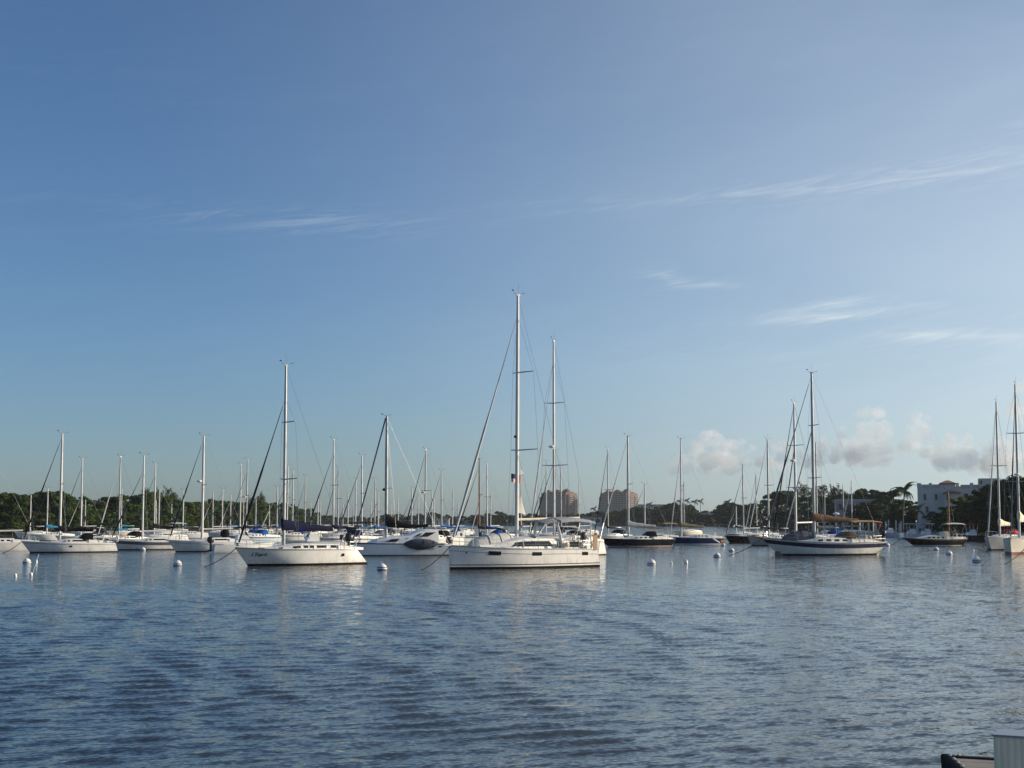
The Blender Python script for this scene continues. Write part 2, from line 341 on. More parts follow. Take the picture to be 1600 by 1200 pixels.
build_land('right_bank', list(range(1165, 2001, 20)), 260)

# ------------------------------------------------------------------ boats
class Hull:
    def __init__(s, L, B, fb, fm, fs, rb, rs, tw, draft=.55, tm=.42, p=2.1, flare=.25):
        s.__dict__.update(locals())
    def zs(s, t):
        return s.fm + (s.fb-s.fm)*((t-.4)/.6)**2 if t > .4 else s.fm + (s.fs-s.fm)*((.4-t)/.4)**2
    def w(s, t):
        if t < s.tm: return s.B/2*(s.tw + (1-s.tw)*(1-((s.tm-t)/s.tm)**2))
        return s.B/2*max(0., 1-((t-s.tm)/(1-s.tm))**s.p)
    def pt(s, t, z, side=1, off=0.):
        zs = s.zs(t); q = max(0., min(1., z/zs)); w = s.w(t)
        wl = .90 - s.flare*sstep(.55, 1, t) - .10*sstep(.3, 0, t)
        y = w*(wl + (1-wl)*q**.65)
        if z < 0: y = w*wl*math.sqrt(max(0, 1-(z/s.draft)**2))**.8
        x = -s.L/2 + s.L*t - s.rb*(1-q)*sstep(.5, 1, t)
        if s.rs >= 0: x += s.rs*q*max(0, 1-t/.22)
        else: x += -s.rs*(1-q)**1.2*max(0, 1-t/.35)
        return Vector((x, side*(y+off), z))
    def t_at(s, x): return max(0, min(1, (x + s.L/2)/s.L))
    def strip(s, z0, z1, off, t0=0., t1=1., n=18, sides=(1, -1)):
        mb = MB()
        for sd in sides:
            rows = []
            for i in range(n+1):
                t = t0+(t1-t0)*i/n; zs = s.zs(t)
                a = z0(t) if callable(z0) else z0; b = z1(t) if callable(z1) else z1
                r = [s.pt(t, a+(b-a)*k/2, sd, off) for k in range(3)]
                rows.append(r if sd < 0 else r[::-1])
            mb.loft(rows, closed=False, cap=False)
        return mb

def wrap_text(hull, text, x_from, z_base, size, side, shear=.25):
    cu = bpy.data.curves.new('t', 'FONT'); cu.body = text; cu.size = size; cu.resolution_u = 2; cu.shear = shear; cu.offset = .008
    ob = bpy.data.objects.new('t', cu); col.objects.link(ob); bpy.context.view_layer.update()
    me = bpy.data.meshes.new_from_object(ob.evaluated_get(bpy.context.evaluated_depsgraph_get()))
    bpy.data.objects.remove(ob)
    for v in me.vertices:
        x = x_from - v.co.x*(1 if side > 0 else -1); z = z_base + v.co.y; t = hull.t_at(x)
        for _ in range(4): t = hull.t_at(hull.L*t - hull.L/2 + (x - hull.pt(t, z).x))
        v.co = hull.pt(t, z, side, .012)
    me.materials.append(M['letters']); return me

HEAD = 218
boats = []
def sailboat(label, tx, ty, D, L=10., head=HEAD, B=None, fb=1.25, fm=1.0, fs=.95, rb=.9, rs=.35, tw=.72, mf=.40,
             hull='white', boot=(('antifoul', -.1, .10),), sheer=None, cabin=.42, cab=(.30, .70), win=1, ports=(), mast='alu', mr=.095, spread=1,
             swept=.2, boom=True, boomlen=None, cover='navy', cover_h=.55, genoa='navy', gtop=.93, gr=.07, dodger=None, bimini=None, radar=None,
             backstay=True, rails=0, dinghy=None, group='sailboats on the moorings', name='sailboat', engine=False, mooring=None, arch=False, heel=0., H=None, mast_top=True, zboom=None, hullp=2.1, deckgear=True, staysail=None, boom_mat='alu', tm=.42, furl_lit=None):
    if B is None: B = .30*L + .3
    v = (600-ty)/F_PX; Hh = CAM_H + D*(v*CP+SP)/(CP - v*SP)
    X = (tx-800)/F_PX*(D*CP + (Hh-CAM_H)*SP)
    H = H or Hh
    a = R(head); hd = Vector((math.cos(a), math.sin(a), 0)); xm = L/2 - mf*L
    root = empty(name, Vector((X, D, 0)) - hd*xm, a, R(heel)); tag(root, label, 'sailboat', group); boats.append(root)
    near = D < 165; mid = D < 260
    h = Hull(L, B, fb, fm, fs, rb, rs, tw, p=hullp, tm=tm); n = 26 if near else (16 if mid else 11)
    # hull shell
    rings = []
    for i in range(n+1):
        t = i/n; zs = h.zs(t)
        zz = [zs*q for q in ((1, .8, .6, .4, .2) if mid else (1, .6, .25))] + [0, -.3, -.55]
        rings.append([h.pt(t, z, 1) for z in zz] + [h.pt(t, z, -1) for z in zz[::-1]])
    mb = MB(); mb.loft(rings, closed=False, cap=False); k = len(rings[0]); mb.f.append(tuple(range(k-1, -1, -1)))
    ho = mb.build('hull', M[hull], root, 50)
    for bm, z0, z1 in boot: h.strip(z0, z1, .012, 0, 1, n).build('boot_stripe', M[bm], ho)
    if sheer: h.strip(lambda t: h.zs(t)-sheer[1], lambda t: h.zs(t)-sheer[2], .012, 0, 1, n).build('sheer_stripe', M[sheer[0]], ho)
    if near: h.strip(lambda t: h.zs(t)-.05, lambda t: h.zs(t)+.03, .03, 0, 1, n).build('rubbing_strake', M['alugrey' if hull != 'brownhull' else 'teak'], ho)
    for pm, t0, t1, z0, z1 in ports: 
        for sd in ((1, -1) if near else (1,)): h.strip(lambda t: h.zs(t)*z0, lambda t: h.zs(t)*z1, .016, t0, t1, 4, (sd,)).build('hull_window', M[pm], ho, 0)
    # deck
    mb = MB(); rows = []
    for i in range(n+1):
        t = i/n; z = h.zs(t)-.02; e = h.pt(t, h.zs(t)); y = max(0, e.y-.01)
        rows.append([(e.x, y*q, z + .06*(1-q*q)) for q in (1, .5, 0, -.5, -1)])
    mb.loft(rows, closed=False, cap=False); mb.build('deck', M['deck'], root)
    # coachroof
    c0, c1 = -L/2 + L*cab[0], -L/2 + L*cab[1]; zc = lambda x: h.zs(h.t_at(x))
    if cabin:
        m = 14 if near else 8; prof = []
        for i in range(m+1):
            u = i/m; x = c0+(c1-c0)*u; w = min(h.w(h.t_at(x))*.74, B*.37)*(1-.25*sstep(.6, 1, u))
            hh = cabin*(1-.80*sstep(.45, 1., u))*(1-.0*u); prof.append((x, w, hh))
        sect = lambda x, w, hh: [(x, w, zc(x)-.02), (x, w*.95, zc(x)+hh*.55), (x, w*.86, zc(x)+hh*.92), (x, w*.45, zc(x)+hh*1.06), (x, 0, zc(x)+hh*1.10)]
        rings = [(lambda r: r + [(a_, -b_, c_) for a_, b_, c_ in r[-2::-1]])(sect(*p)) for p in prof]
        mb = MB(); mb.loft(rings, closed=False, cap=False); kk = len(rings[0]); mb.f.append(tuple(range(kk-1, -1, -1))); mb.f.append(tuple(range(m*kk, (m+1)*kk)))
        co = mb.build('coachroof', M['deck' if hull != 'brownhull' else 'cream'], root, 35)
        def cab_win(u0, u1, z0=.30, z1=.72, slant=.0):
            for sd in (1, -1):
                w_ = MB(); rows = []
                for i in range(5):
                    r = []
                    for zq, sh in ((z0, -slant), (.55, slant*(1.1-2*z0)), (z1, slant)):
                        u = u0 + (u1-u0)*i/4 + sh*(.5-i/4)*2*(u1-u0)*.5; x = c0+(c1-c0)*u
                        wv = min(h.w(h.t_at(x))*.74, B*.37)*(1-.25*sstep(.6, 1, u)); hh = cabin*(1-.80*sstep(.45, 1., u))
                        yy = wv*(1-.05*min(1, zq/.55)) if zq < .55 else wv*(.95-.09*(zq-.55)/.37)
                        r.append((x, sd*(yy+.015), zc(x)+hh*zq))
                    rows.append(r if sd > 0 else r[::-1])
                w_.loft(rows, closed=False, cap=False); w_.build('cabin_window', M['glass'], co, 0)
        if win == 1:
            cab_win(.10, .48, slant=.12); cab_win(.53, .60); 
            if mid: cab_win(.64, .70)
        elif win == 2:
            for u in (.12, .27, .42, .57): cab_win(u, u+.085)
        elif win == 3: cab_win(.18, .66, .22, .70, .10)
        elif win == 4:
            for u0, u1 in ((.06, .14), (.20, .34), (.38, .44), (.46, .52), (.56, .66), (.78, .83)): cab_win(u0, u1, .28, .74)
    # cockpit coamings
    mb = MB()
    for sd in (1, -1):
        rr = []
        for i in range(6):
            x = -L*.46 + (c0 + L*.02 + L*.46)*i/5; w = min(h.w(h.t_at(x))*.78, B*.40); z = zc(x)
            hh = (cabin or .3)*(.45+.35*i/5); rr.append([(x, sd*(w-.16), z), (x, sd*(w-.14), z+hh), (x, sd*(w-.02), z+hh*.9), (x, sd*w, z)][::sd])
        mb.loft(rr)
    mb.build('cockpit_coaming', M['deck'], root, 35)
    if near or mid:
        w_ = MB(); x = -L*.36; z = zc(x); w_.tube([(x, 0, z), (x, 0, z+.75)], .09, 8)
        w_.tube([(x-.12, .42*math.cos(q), z+.72+.42*math.sin(q)) for q in [2*math.pi*i/14 for i in range(15)]], .02, 5, cap=False); w_.build('steering_wheel', M['steel'], root)
    # spars
    zd = zc(xm); mstep = zd + (cabin*.9 if cabin and c0 < xm < c1 else 0)
    mm = MB(); mm.tube([(xm, 0, mstep-.1), (xm, 0, H*.62), (xm, 0, H*.86), (xm, 0, H)], [mr, mr, mr*.88, mr*.68], 10 if near else 7, sq=1.25)
    if near or mid: mm.box(xm-mr*1.6, xm+mr*1.3, -.05, .05, H-.02, H+.10)
    mo = mm.build('mast', M[mast], root, 60)
    zb = zboom or (mstep + .85); bl = boomlen or L*.36
    hb = B*.47
    tips = []
    fr = {0: (), 1: (.52,), 2: (.36, .68)}[spread]
    for sn, f in enumerate(fr):
        z = mstep + (H-mstep)*f; ln = hb*(.80 if sn == 0 else .62)*(1 if spread == 2 else .72)
        tips.append((z, ln))
        for sd in (1, -1):
            s_ = MB(); s_.tube([(xm, 0, z), (xm-swept*ln, sd*ln, z+.05*ln)], [.055, .03], 6); s_.build('spreader', M['alugrey'], mo)
    wr = .011 if near else .010
    for sd in (1, -1):
        cx, cy = xm-.12-swept*.9, min(hb*.93, h.w(h.t_at(xm-.2))*.97)
        pts = [(cx, sd*cy, zd)] + [(xm-swept*ln, sd*ln, z+.05*ln) for z, ln in tips] + [(xm, sd*.04, H*gtop)]
        s_ = MB(); s_.tube(pts, wr, 4); s_.build('shroud', M['wire'], root)
        if tips:
            s_ = MB(); s_.tube([(cx-.3, sd*cy*.97, zd), (xm, sd*.04, tips[0][0]-.1)], wr, 4); s_.build('lower_shroud', M['wire'], root)
    if backstay:
        s_ = MB(); s_.tube([(-L/2+.15+max(0, rs), 0, zc(-L/2)), (xm, 0, H)], wr, 4); s_.build('backstay', M['wire'], root)
    # forestay with furled headsail
    bx, bz = L/2-.25, h.zs(1); tp = Vector((xm+.10, 0, H*gtop)); bt = Vector((bx, 0, bz+.05))
    if genoa:
        g = MB(); pts = []; rad = []
        for i in range(13):
            u = i/12; p = bt.lerp(tp, .03+.93*u); p.x += -.0*math.sin(math.pi*u); pts.append(p); rad.append(gr*(.75+.5*math.sin(math.pi*min(1, u*1.5+.1))**.8 if u < .6 else 1.2-.9*u)*(1+.12*math.sin(i*2.4)))
        g.tube(pts, rad, 7); go = g.build('furled_headsail', M[genoa], root)
        if near: d_ = MB(); d_.lathe([(.02, 0), (.13, .01), (.13, .04), (.06, .07), (.06, .16), (.13, .19), (.13, .22), (.02, .23)], 10, (bx, 0, bz+.12)); d_.build('furling_drum', M['rubber'], root)
    s_ = MB(); s_.tube([bt, tp], wr, 4); s_.build('forestay', M['wire'], root)
    if staysail:
        g = MB(); b2 = Vector((xm+(bx-xm)*.62, 0, zc(xm+L*.2)+.1)); t2 = Vector((xm+.1, 0, H*.68)); g.tube([b2.lerp(t2, u/8) for u in range(9)], [.05+.02*math.sin(u*.4) for u in range(9)], 6); g.build('furled_staysail', M[staysail], root)
    # boom and sail cover
    if boom:
        s_ = MB(); s_.tube([(xm-.1, 0, zb), (xm-bl, 0, zb+.02*bl)], .075, 8, sq=1.3); bo = s_.build('boom', M[boom_mat], root, 60)
        s_ = MB(); s_.tube([(xm-bl*.96, 0, zb), (xm-bl*.98, 0, zc(xm-bl)+.35)], .012, 4); s_.build('mainsheet', M['rope'], root)
        if cover:
            m = 12; rr = []; rl = random.Random(int(tx*7+ty))
            for i in range(m+1):
                u = i/m; x = xm + .16 - (bl*.98+.16)*u
                hh = cover_h*(.38 + .62*(1-u)**1.6)*(1+rl.uniform(-.08, .08)); ww = (.19-.09*u)*(1+rl.uniform(-.12, .12))
                if i == 0: ww *= .9
                z0 = zb - .07 - .04*rl.random()
                if i == 0: hh *= 1.0
                rr.append([(x, ww*math.sin(q)*(1.15-.35*math.cos(q) if math.cos(q) > 0 else 1.1), z0 + hh*(.5-.5*math.cos(q))) for q in [2*math.pi*j/10 for j in range(10)]])
            s_ = MB(); s_.loft(rr); s_.build('sail_cover', M[cover], bo, 60)
    # mast head gear
    if mast_top and D < 330:
        s_ = MB(); s_.tube([(xm-.05, 0, H+.05), (xm+.40, .02, H+.16), (xm+.43, .02, H+.30)], .010, 4); s_.ellipsoid((xm+.5, .02, H+.36), (.10, .05, .05), 6, 4)
        s_.tube([(xm-.1, 0, H+.05), (xm-.45, -.05, H+.18)], .009, 4); s_.add([(xm-.42, -.05, H+.17), (xm-.68, -.07, H+.26), (xm-.66, -.07, H+.19)], [(0, 1, 2)]); s_.build('wind_vane', M['rubber'], mo, 0)
        s_ = MB(); s_.tube([(xm, .06, H+.05), (xm, .06, H+.9)], .010, 4); s_.build('radio_aerial', M['wire'], mo)
    if radar:
        z = H*radar; s_ = MB(); s_.lathe([(.03, 0), (.26, .02), (.30, .12), (.24, .22), (.03, .26)], 12, (xm+.42, 0, z)); s_.tube([(xm, 0, z-.12), (xm+.42, 0, z)], .05, 5); s_.build('radar_dome', M['radar'], mo)
    # canvas
    if dodger:
        rr = []; x0 = c0 + .55; dz = zc(c0) + cabin*.7; w = min(h.w(h.t_at(c0))*.72, B*.36)
        for dx, dh, ww in ((.9, .05, .9), (.45, .50, .97), (.1, .72, 1.), (-.55, .74, 1.)):
            rr.append([(x0+dx-.3, w*ww*math.cos(q), dz + dh*min(1, 1.25*math.sin(q)) ) for q in [math.pi*j/8 for j in range(9)]])
        s_ = MB(); s_.loft(rr, closed=False, cap=False); d_ = s_.build('spray_hood', M[dodger], root, 50)
        if mid:
            s_ = MB(); q0 = rr[1]; q1 = rr[0]
            s_.add([Vector(q0[3])*.25+Vector(q1[3])*.75+Vector((.03, 0, .02)), Vector(q0[5])*.25+Vector(q1[5])*.75+Vector((.03, 0, .02)), Vector(q0[5])*.8+Vector(q1[5])*.2+Vector((.03, 0, .03)), Vector(q0[3])*.8+Vector(q1[3])*.2+Vector((.03, 0, .03))], [(0, 1, 2, 3)]); s_.build('clear_panel', M['glass'], d_, 0)
    if bimini:
        bw = B*.36; x0, x1 = -L*.44, c0-.1; z = zc(x0) + 1.95; rr = []
        for i in range(6):
            u = i/5; rr.append([(x0+(x1-x0)*u, bw*q, z + .16*(1-q*q) + .08*math.sin(math.pi*u)) for q in (-1, -.9, -.5, 0, .5, .9, 1)])
        s_ = MB(); s_.loft(rr, closed=False, cap=False); s_.loft([[(p[0], p[1], p[2]-.05) for p in r][::-1] for r in rr], closed=False, cap=False); s_.build('bimini', M[bimini], root)
        for sd in (1, -1):
            for x in (x0+.1, x1-.1):
                s_ = MB(); s_.tube([((x0+x1)/2+(x-(x0+x1)/2)*.3, sd*bw*1.02, zc(x0)), (x, sd*bw*.98, z)], .018, 5); s_.build('bimini_pole', M['steel'], root)
    # guard rails
    if rails:
        rz = .62; nst = 5 if rails == 1 else 7
        for sd in (1, -1):
            tops = []
            for i in range(nst):
                t = .14 + .74*i/(nst-1); p = h.pt(t, h.zs(t), sd, -.07); tops.append(p + Vector((0, 0, rz)))
                s_ = MB(); s_.tube([p, p+Vector((0, 0, rz))], .016, 5); s_.build('stanchion', M['steel'], root)
            for hz in (0, -.3):
                s_ = MB(); s_.tube([p+Vector((0, 0, hz)) for p in tops], .008, 4); s_.build('lifeline', M['wire'], root)
        for nm, ts in (('pulpit', (.88, .94, .985)), ('pushpit', (.14, .07, .02))):
            s_ = MB(); L1 = [h.pt(t, h.zs(t), 1, -.06)+Vector((0, 0, rz)) for t in ts]; L2 = [Vector((p.x, -p.y, p.z)) for p in L1[::-1]]
            s_.tube(L1+L2, .02, 5); s_.tube([p-Vector((0, 0, .3)) for p in L1+L2], .014, 5)
            for p in (L1[0], L1[-1], L2[0], L2[-1]): s_.tube([p, p-Vector((0, 0, rz))], .02, 5)
            s_.build(nm, M['steel'], root)
    elif mid:
        for nm, ts in (('pulpit', (.88, .985)), ('pushpit', (.14, .02))):
            s_ = MB(); L1 = [h.pt(t, h.zs(t), 1, -.06)+Vector((0, 0, .6)) for t in ts]; L2 = [Vector((p.x, -p.y, p.z)) for p in L1[::-1]]
            s_.tube(L1+L2, .02, 4)
            for p in L1+L2: s_.tube([p, p-Vector((0, 0, .6))], .02, 4)
            s_.build(nm, M['steel'], root)
    if engine: outboard(root, Vector((-L/2+.35, -B*.22 if engine < 0 else B*.22, zc(-L/2)+.35)), 'engine', .75)
    if dinghy: deck_dinghy(root, Vector((xm + dinghy[1], 0, zc(xm+dinghy[1])+.05)), dinghy[2], dinghy[0])
    if mooring:
        s_ = MB(); p0 = Vector((L/2-.1, .1, h.zs(1)-.05)); pts = []
        for i in range(9):
            u = i/8; pts.append(Vector((p0.x+mooring*u, p0.y+.15*u, p0.z*(1-u)**1.7 - .12*u)))
        s_.tube(pts, .035, 5); s_.build('mooring_line', M['rope'], root)
    root['_L'] = L; del root['_L']
    return root, h, xm, zc, H

def outboard(root, p, m='engine', s=1.):
    o = MB(); o.loft([[(p.x+dx*s+.30*s*w*math.cos(q), p.y+.20*s*w*math.sin(q), p.z+z*s) for q in [2*math.pi*j/10 for j in range(10)]] for z, w, dx in ((.0, .7, 0), (.12, 1, 0), (.40, 1.02, -.03), (.52, .8, -.02), (.57, .4, 0))])
    eo = o.build('outboard_motor', M[m], root, 50); o = MB(); o.box(p.x-.09*s, p.x+.09*s, p.y-.06*s, p.y+.06*s, p.z-.75*s, p.z+.02*s); o.tube([(p.x-.05*s, p.y, p.z-.65*s), (p.x-.3*s, p.y, p.z-.68*s)], .07*s, 6); o.build('motor_leg', M[m], eo, 0)
def deck_dinghy(root, p, ln, m):
    o = MB(); rr = []; rl = random.Random(3)
    for i in range(13):
        u = i/12; x = p.x + ln*(.5-u); w = .78*math.sin(math.pi*min(.97, .16+.62*u))**.7; hh = 1.0*math.sin(math.pi*min(1, .08+.66*u))**.7*(1+.05*math.sin(i*2.2))
        if i in (0,): w *= .55; hh *= .8
        rr.append([(x, w*math.cos(q)*(1+rl.uniform(-.02, .02)), p.z + hh*max(0., math.sin(q))**.75*(1+rl.uniform(-.04, .04))) for q in [math.pi*j/10 for j in range(11)]])
    o.loft(rr, closed=False, cap=False); k = 11; o.f.append(tuple(range(k-1, -1, -1))); o.f.append(tuple(range(12*k, 13*k)))
    do = o.build('deck_dinghy', M[m], root, 60)
    for u in (.35, .62, .85):
        i = int(u*12); s_ = MB(); s_.tube([(a, b*1.02, c+.02) for a, b, c in rr[i]], .025, 4); s_.build('lashing_strap', M['slate'], do)

# --- the big white cruiser on the near mooring
root, h, xm, zc, H = sailboat('large white cruising yacht with grey deck-dinghy cover and bare cream boom', 807, 462, 114.5, L=13.0, B=4.3, fb=1.72, fm=1.42, fs=1.34, rb=.12, rs=.55, tw=.90, mf=.477,
    boot=(('antifoul', -.1, .17), ('white2', .17, .27), ('stripe', .27, .34)), sheer=('greystripe', .39, .36), cabin=.80, cab=(.26, .82), win=3,
    ports=(('glass', .73, .80, .66, .84), ('glass', .47, .535, .66, .84), ('glass', .10, .155, .66, .84)), mast='alu', mr=.12, spread=2, swept=.42, boom=True, boomlen=6.1, cover=None,
    genoa='palegrey', gtop=.915, gr=.085, rails=2, dinghy=('palegrey', 2.3, 4.1), mooring=3.2, zboom=3.55, boom_mat='creamc', hullp=2.3, group='sailboats on the moorings', heel=-.5)
def main_details(root, h, xm, zc, H, L=13.0, B=4.3):
    # roll bar arch over the companionway
    s_ = MB(); x = xm-3.0; z = zc(x)+.35; pts = []
    for i in range(13):
        q = math.pi*i/12; pts.append((x+.75*math.sin(q)*.35, 1.55*math.cos(q)*(1 if abs(math.cos(q)) < .95 else 1), z + 1.75*min(1, 1.35*math.sin(q))))
    s_.tube(pts, .13, 8, sq=.7); s_.build('cockpit_arch', M['white2'], root)
    # raked windscreen and canopy ahead of the arch, open at the sides
    s_ = MB(); rr = []
    for dx, zz, w in ((1.35, 1.50, 1.30), (.9, 1.66, 1.40), (.3, 1.74, 1.48)):
        rr.append([(x+dx, w*q, z+zz+.12*(1-q*q)-(.10 if abs(q) == 1 else 0)) for q in (-1, -.9, -.4, 0, .4, .9, 1)])
    s_.loft(rr, closed=False, cap=False); s_.loft([[(p[0], p[1], p[2]-.04) for p in r][::-1] for r in rr], closed=False, cap=False); s_.build('spray_hood_top', M['grey'], root)
    for sd in (1, -1):
        s_ = MB(); s_.tube([(x+2.5, sd*1.25, z+.1), (x+1.8, sd*1.3, z+.95), (x+1.3, sd*1.3, z+1.48)], .075, 6); s_.build('hood_strut', M['palegrey'], root)
    w_ = MB(); w_.add([(x+2.45, -1.2, z+.12), (x+2.45, 1.2, z+.12), (x+2.1, 1.15, z+.55), (x+2.1, -1.15, z+.55)], [(0, 1, 2, 3)]); w_.build('low_windscreen', M['glass'], root, 0)
    s_ = MB(); rr = []
    for i in range(7):
        u = i/6; xx = x+.05-3.4*u; zz = z+1.72-.10*u + .12*math.sin(math.pi*u)
        rr.append([(xx, 1.65*q, zz + .20*(1-q*q) - (.12 if abs(q) == 1 else 0)) for q in (-1, -.92, -.5, 0, .5, .92, 1)])
    s_.loft(rr, closed=False, cap=False); s_.loft([[(p[0], p[1], p[2]-.04) for p in r][::-1] for r in rr], closed=False, cap=False); s_.build('bimini', M['grey'], root)
    for sd in (1, -1):
        for xx, fx in ((x-3.2, x-2.3), (x-1.9, x-2.2)):
            s_ = MB(); s_.tube([(fx, sd*1.72, z-.2), (xx, sd*1.62, z+1.72)], .02, 5); s_.build('bimini_pole', M['steel'], root)
        s_ = MB(); s_.tube([(-L/2+1.2, sd*1.9, zc(-6)), (-L/2+1.2, sd*1.9, zc(-6)+2.0)], .045, 6); s_.build('stern_post', M['steel'], root)
        s_ = MB(); xx = -4.9; zz = zc(xx)+.85; s_.tube([(xx, sd*.95+.0, zz-.7), (xx, sd*.95, zz)], .08, 8); s_.tube([(xx+.1, sd*.95+.45*math.cos(q), zz+.45*math.sin(q)) for q in [2*math.pi*i/16 for i in range(17)]], .02, 5, cap=False); s_.build('steering_wheel', M['steel'], root)
    outboard(root, Vector((-L/2+1.75, 1.72, zc(-6)+.72)), 'engine', 1.0)
    s_ = MB(); s_.box(-L/2+.62, -L/2+1.02, 1.96, 2.02, zc(-7)-.05, zc(-7)+1.05)
    s_.build('boarding_plank', M['teak'], root, 0)
    s_ = MB(); s_.box(-4.3, -3.4, 1.62, 1.68, zc(-3)+.12, zc(-3)+.52); s_.build('cockpit_locker', M['glass'], root, 0)
    s_ = MB(); s_.tube([(-L/2+1.0, -.9, zc(-6)+.35), (-L/2+1.0, .1, zc(-6)+.35)], .30, 12); s_.build('life_raft', M['radar'], root, 50)
    s_ = MB(); s_.tube([(-L/2+.35, -1.2+.28*math.cos(q), zc(-6)+.72+.3*math.sin(q)) for q in [math.pi*(-.2+1.4*i/12) for i in range(13)]], .09, 7); s_.build('horseshoe_buoy', M['ring'], root)
    for fx, fy in ((-2.4, 1.75), (-3.1, 1.78), (-4.7, 1.70)):
        s_ = MB(); s_.ellipsoid((fx, fy, zc(-3)+.28), (.24, .13, .22), 8, 6); s_.build('deck_bundle', M['slate' if fx > -3 else 'creamc'], root)
    for fx in (-5.4, -2.0, 1.2):
        s_ = MB(); s_.ellipsoid((fx, h.w(h.t_at(fx))*.93, zc(fx)+.30), (.09, .09, .26), 8, 6); s_.build('fender', M['grey'], root)
    # sail clew hanging out of the furling mast, ensign below the spreader
    s_ = MB(); rows = []
    for i in range(7):
        u = i/6; zt = 5.6 - 1.55*u
        rows.append([(xm-.16, 0, zt), (xm-.16-.35*u, .05*math.sin(u*3), zt-.05), (xm-.16-.72*u, .06*math.sin(u*5), zt-.12*u)])
    s_.loft(rows, closed=False, cap=False); s_.build('sail_clew', M['sail'], root)
    fm = bpy.data.materials.new('ensign'); fm.use_nodes = True; N, Lk = fm.node_tree.nodes, fm.node_tree.links
    tcn = N.new('ShaderNodeTexCoord'); wv = N.new('ShaderNodeTexWave'); wv.bands_direction = 'Z'; wv.inputs['Scale'].default_value = 4.; Lk.new(tcn.outputs['Object'], wv.inputs[0])
    rp = N.new('ShaderNodeValToRGB'); rp.color_ramp.interpolation = 'CONSTANT'; rp.color_ramp.elements[0].color = (.45, .03, .03, 1); rp.color_ramp.elements[1].position = .5; rp.color_ramp.elements[1].color = (.7, .68, .65, 1)
    Lk.new(wv.outputs[0], rp.inputs[0]); Lk.new(rp.outputs[0], N['Principled BSDF'].inputs[0]); N['Principled BSDF'].inputs['Roughness'].default_value = .8
    f0 = (xm+.12, -.55, 6.95)
    def cloth(x0, x1, z0, z1, m, nm, par, dy=0.):
        s_ = MB(); rows = []
        for i in range(7):
            u = x0+(x1-x0)*i/6; rows.append([(f0[0]-u, f0[1]+.08*math.sin(u*9)+dy, f0[2]-w*.62 - u*.10) for w in (z0, (z0+z1)/2, z1)])
        s_.loft(rows, closed=False, cap=False); return s_.build(nm, m, par)
    fl = cloth(0, .95, 0, 1, fm, 'ensign', root); cloth(0, .40, -.02, .55, M['navyhull'], 'ensign_canton', fl, .012); cloth(0, .40, -.02, .55, M['navyhull'], 'ensign_canton', fl, -.012)
    s_ = MB(); s_.add([(xm-1.3, -1.2, 7.35), (xm-1.3, -1.2, 6.95), (xm-1.62, -1.22, 7.0)], [(0, 1, 2)]); s_.tube([(xm-1.3, -1.2, 3.), (xm-1.3, -1.2, 7.4)], .008, 4); s_.build('signal_pennant', M['sail'], root, 0)
    s_ = MB(); s_.lathe([(.02, 0), (.09, .02), (.09, .14), (.02, .2)], 8, (xm+.2, 0, 9.6)); s_.build('steaming_light', M['rubber'], root)
    s_ = MB(); s_.box(L/2-.35, L/2+.42, -.07, .07, h.zs(1)-.08, h.zs(1)+.06); s_.box(L/2-.1, L/2+.38, -.2, .2, h.zs(1)-.02, h.zs(1)+.03); s_.build('bow_anchor', M['steel'], root, 0)
    s_ = MB(); s_.ellipsoid((L/2-1.15, h.w(.92)*.98, h.zs(.93)*.72), (.06, .04, .1), 8, 5); s_.build('hawse_fitting', M['rubber'], root)
main_details(root, h, xm, zc, H)

# --- the racer-cruiser with the long navy sail cover
root, h, xm, zc, H = sailboat('white racing cruiser with long navy sail cover and name lettered at the bow', 447, 571, 121, L=11.4, B=3.7, fb=1.42, fm=1.22, fs=1.12, rb=1.15, rs=1.15, tw=.70, mf=.375,
    boot=(('antifoul', -.1, .16),), cabin=.44, cab=(.24, .80), win=4, mast='alugrey', mr=.105, spread=2, swept=.28, boomlen=4.5, cover='navy', cover_h=1.05, genoa='black', gtop=.82, gr=.075, rails=2, mooring=3.4, zboom=2.72, group='sailboats on the moorings')
link('name_lettering', wrap_text(h, "L'Esprit", 4.5, .76, .36, 1, .3), root)
outboard(root, Vector((-3.9, 1.05, zc(-4)+.55)), 'enginebl', 1.25)
s_ = MB(); s_.ellipsoid((-2.95, h.w(.25)+.0, .78), (.12, .05, .12), 10, 5); s_.build('exhaust_port', M['rubber'], root)
for sd in (1, -1):
    s_ = MB(); s_.tube([(-4.2, sd*1.1, zc(-4)), (-5.0, sd*1.1, zc(-4)+1.5)], .035, 5); s_.build('stern_davit', M['steel'], root)

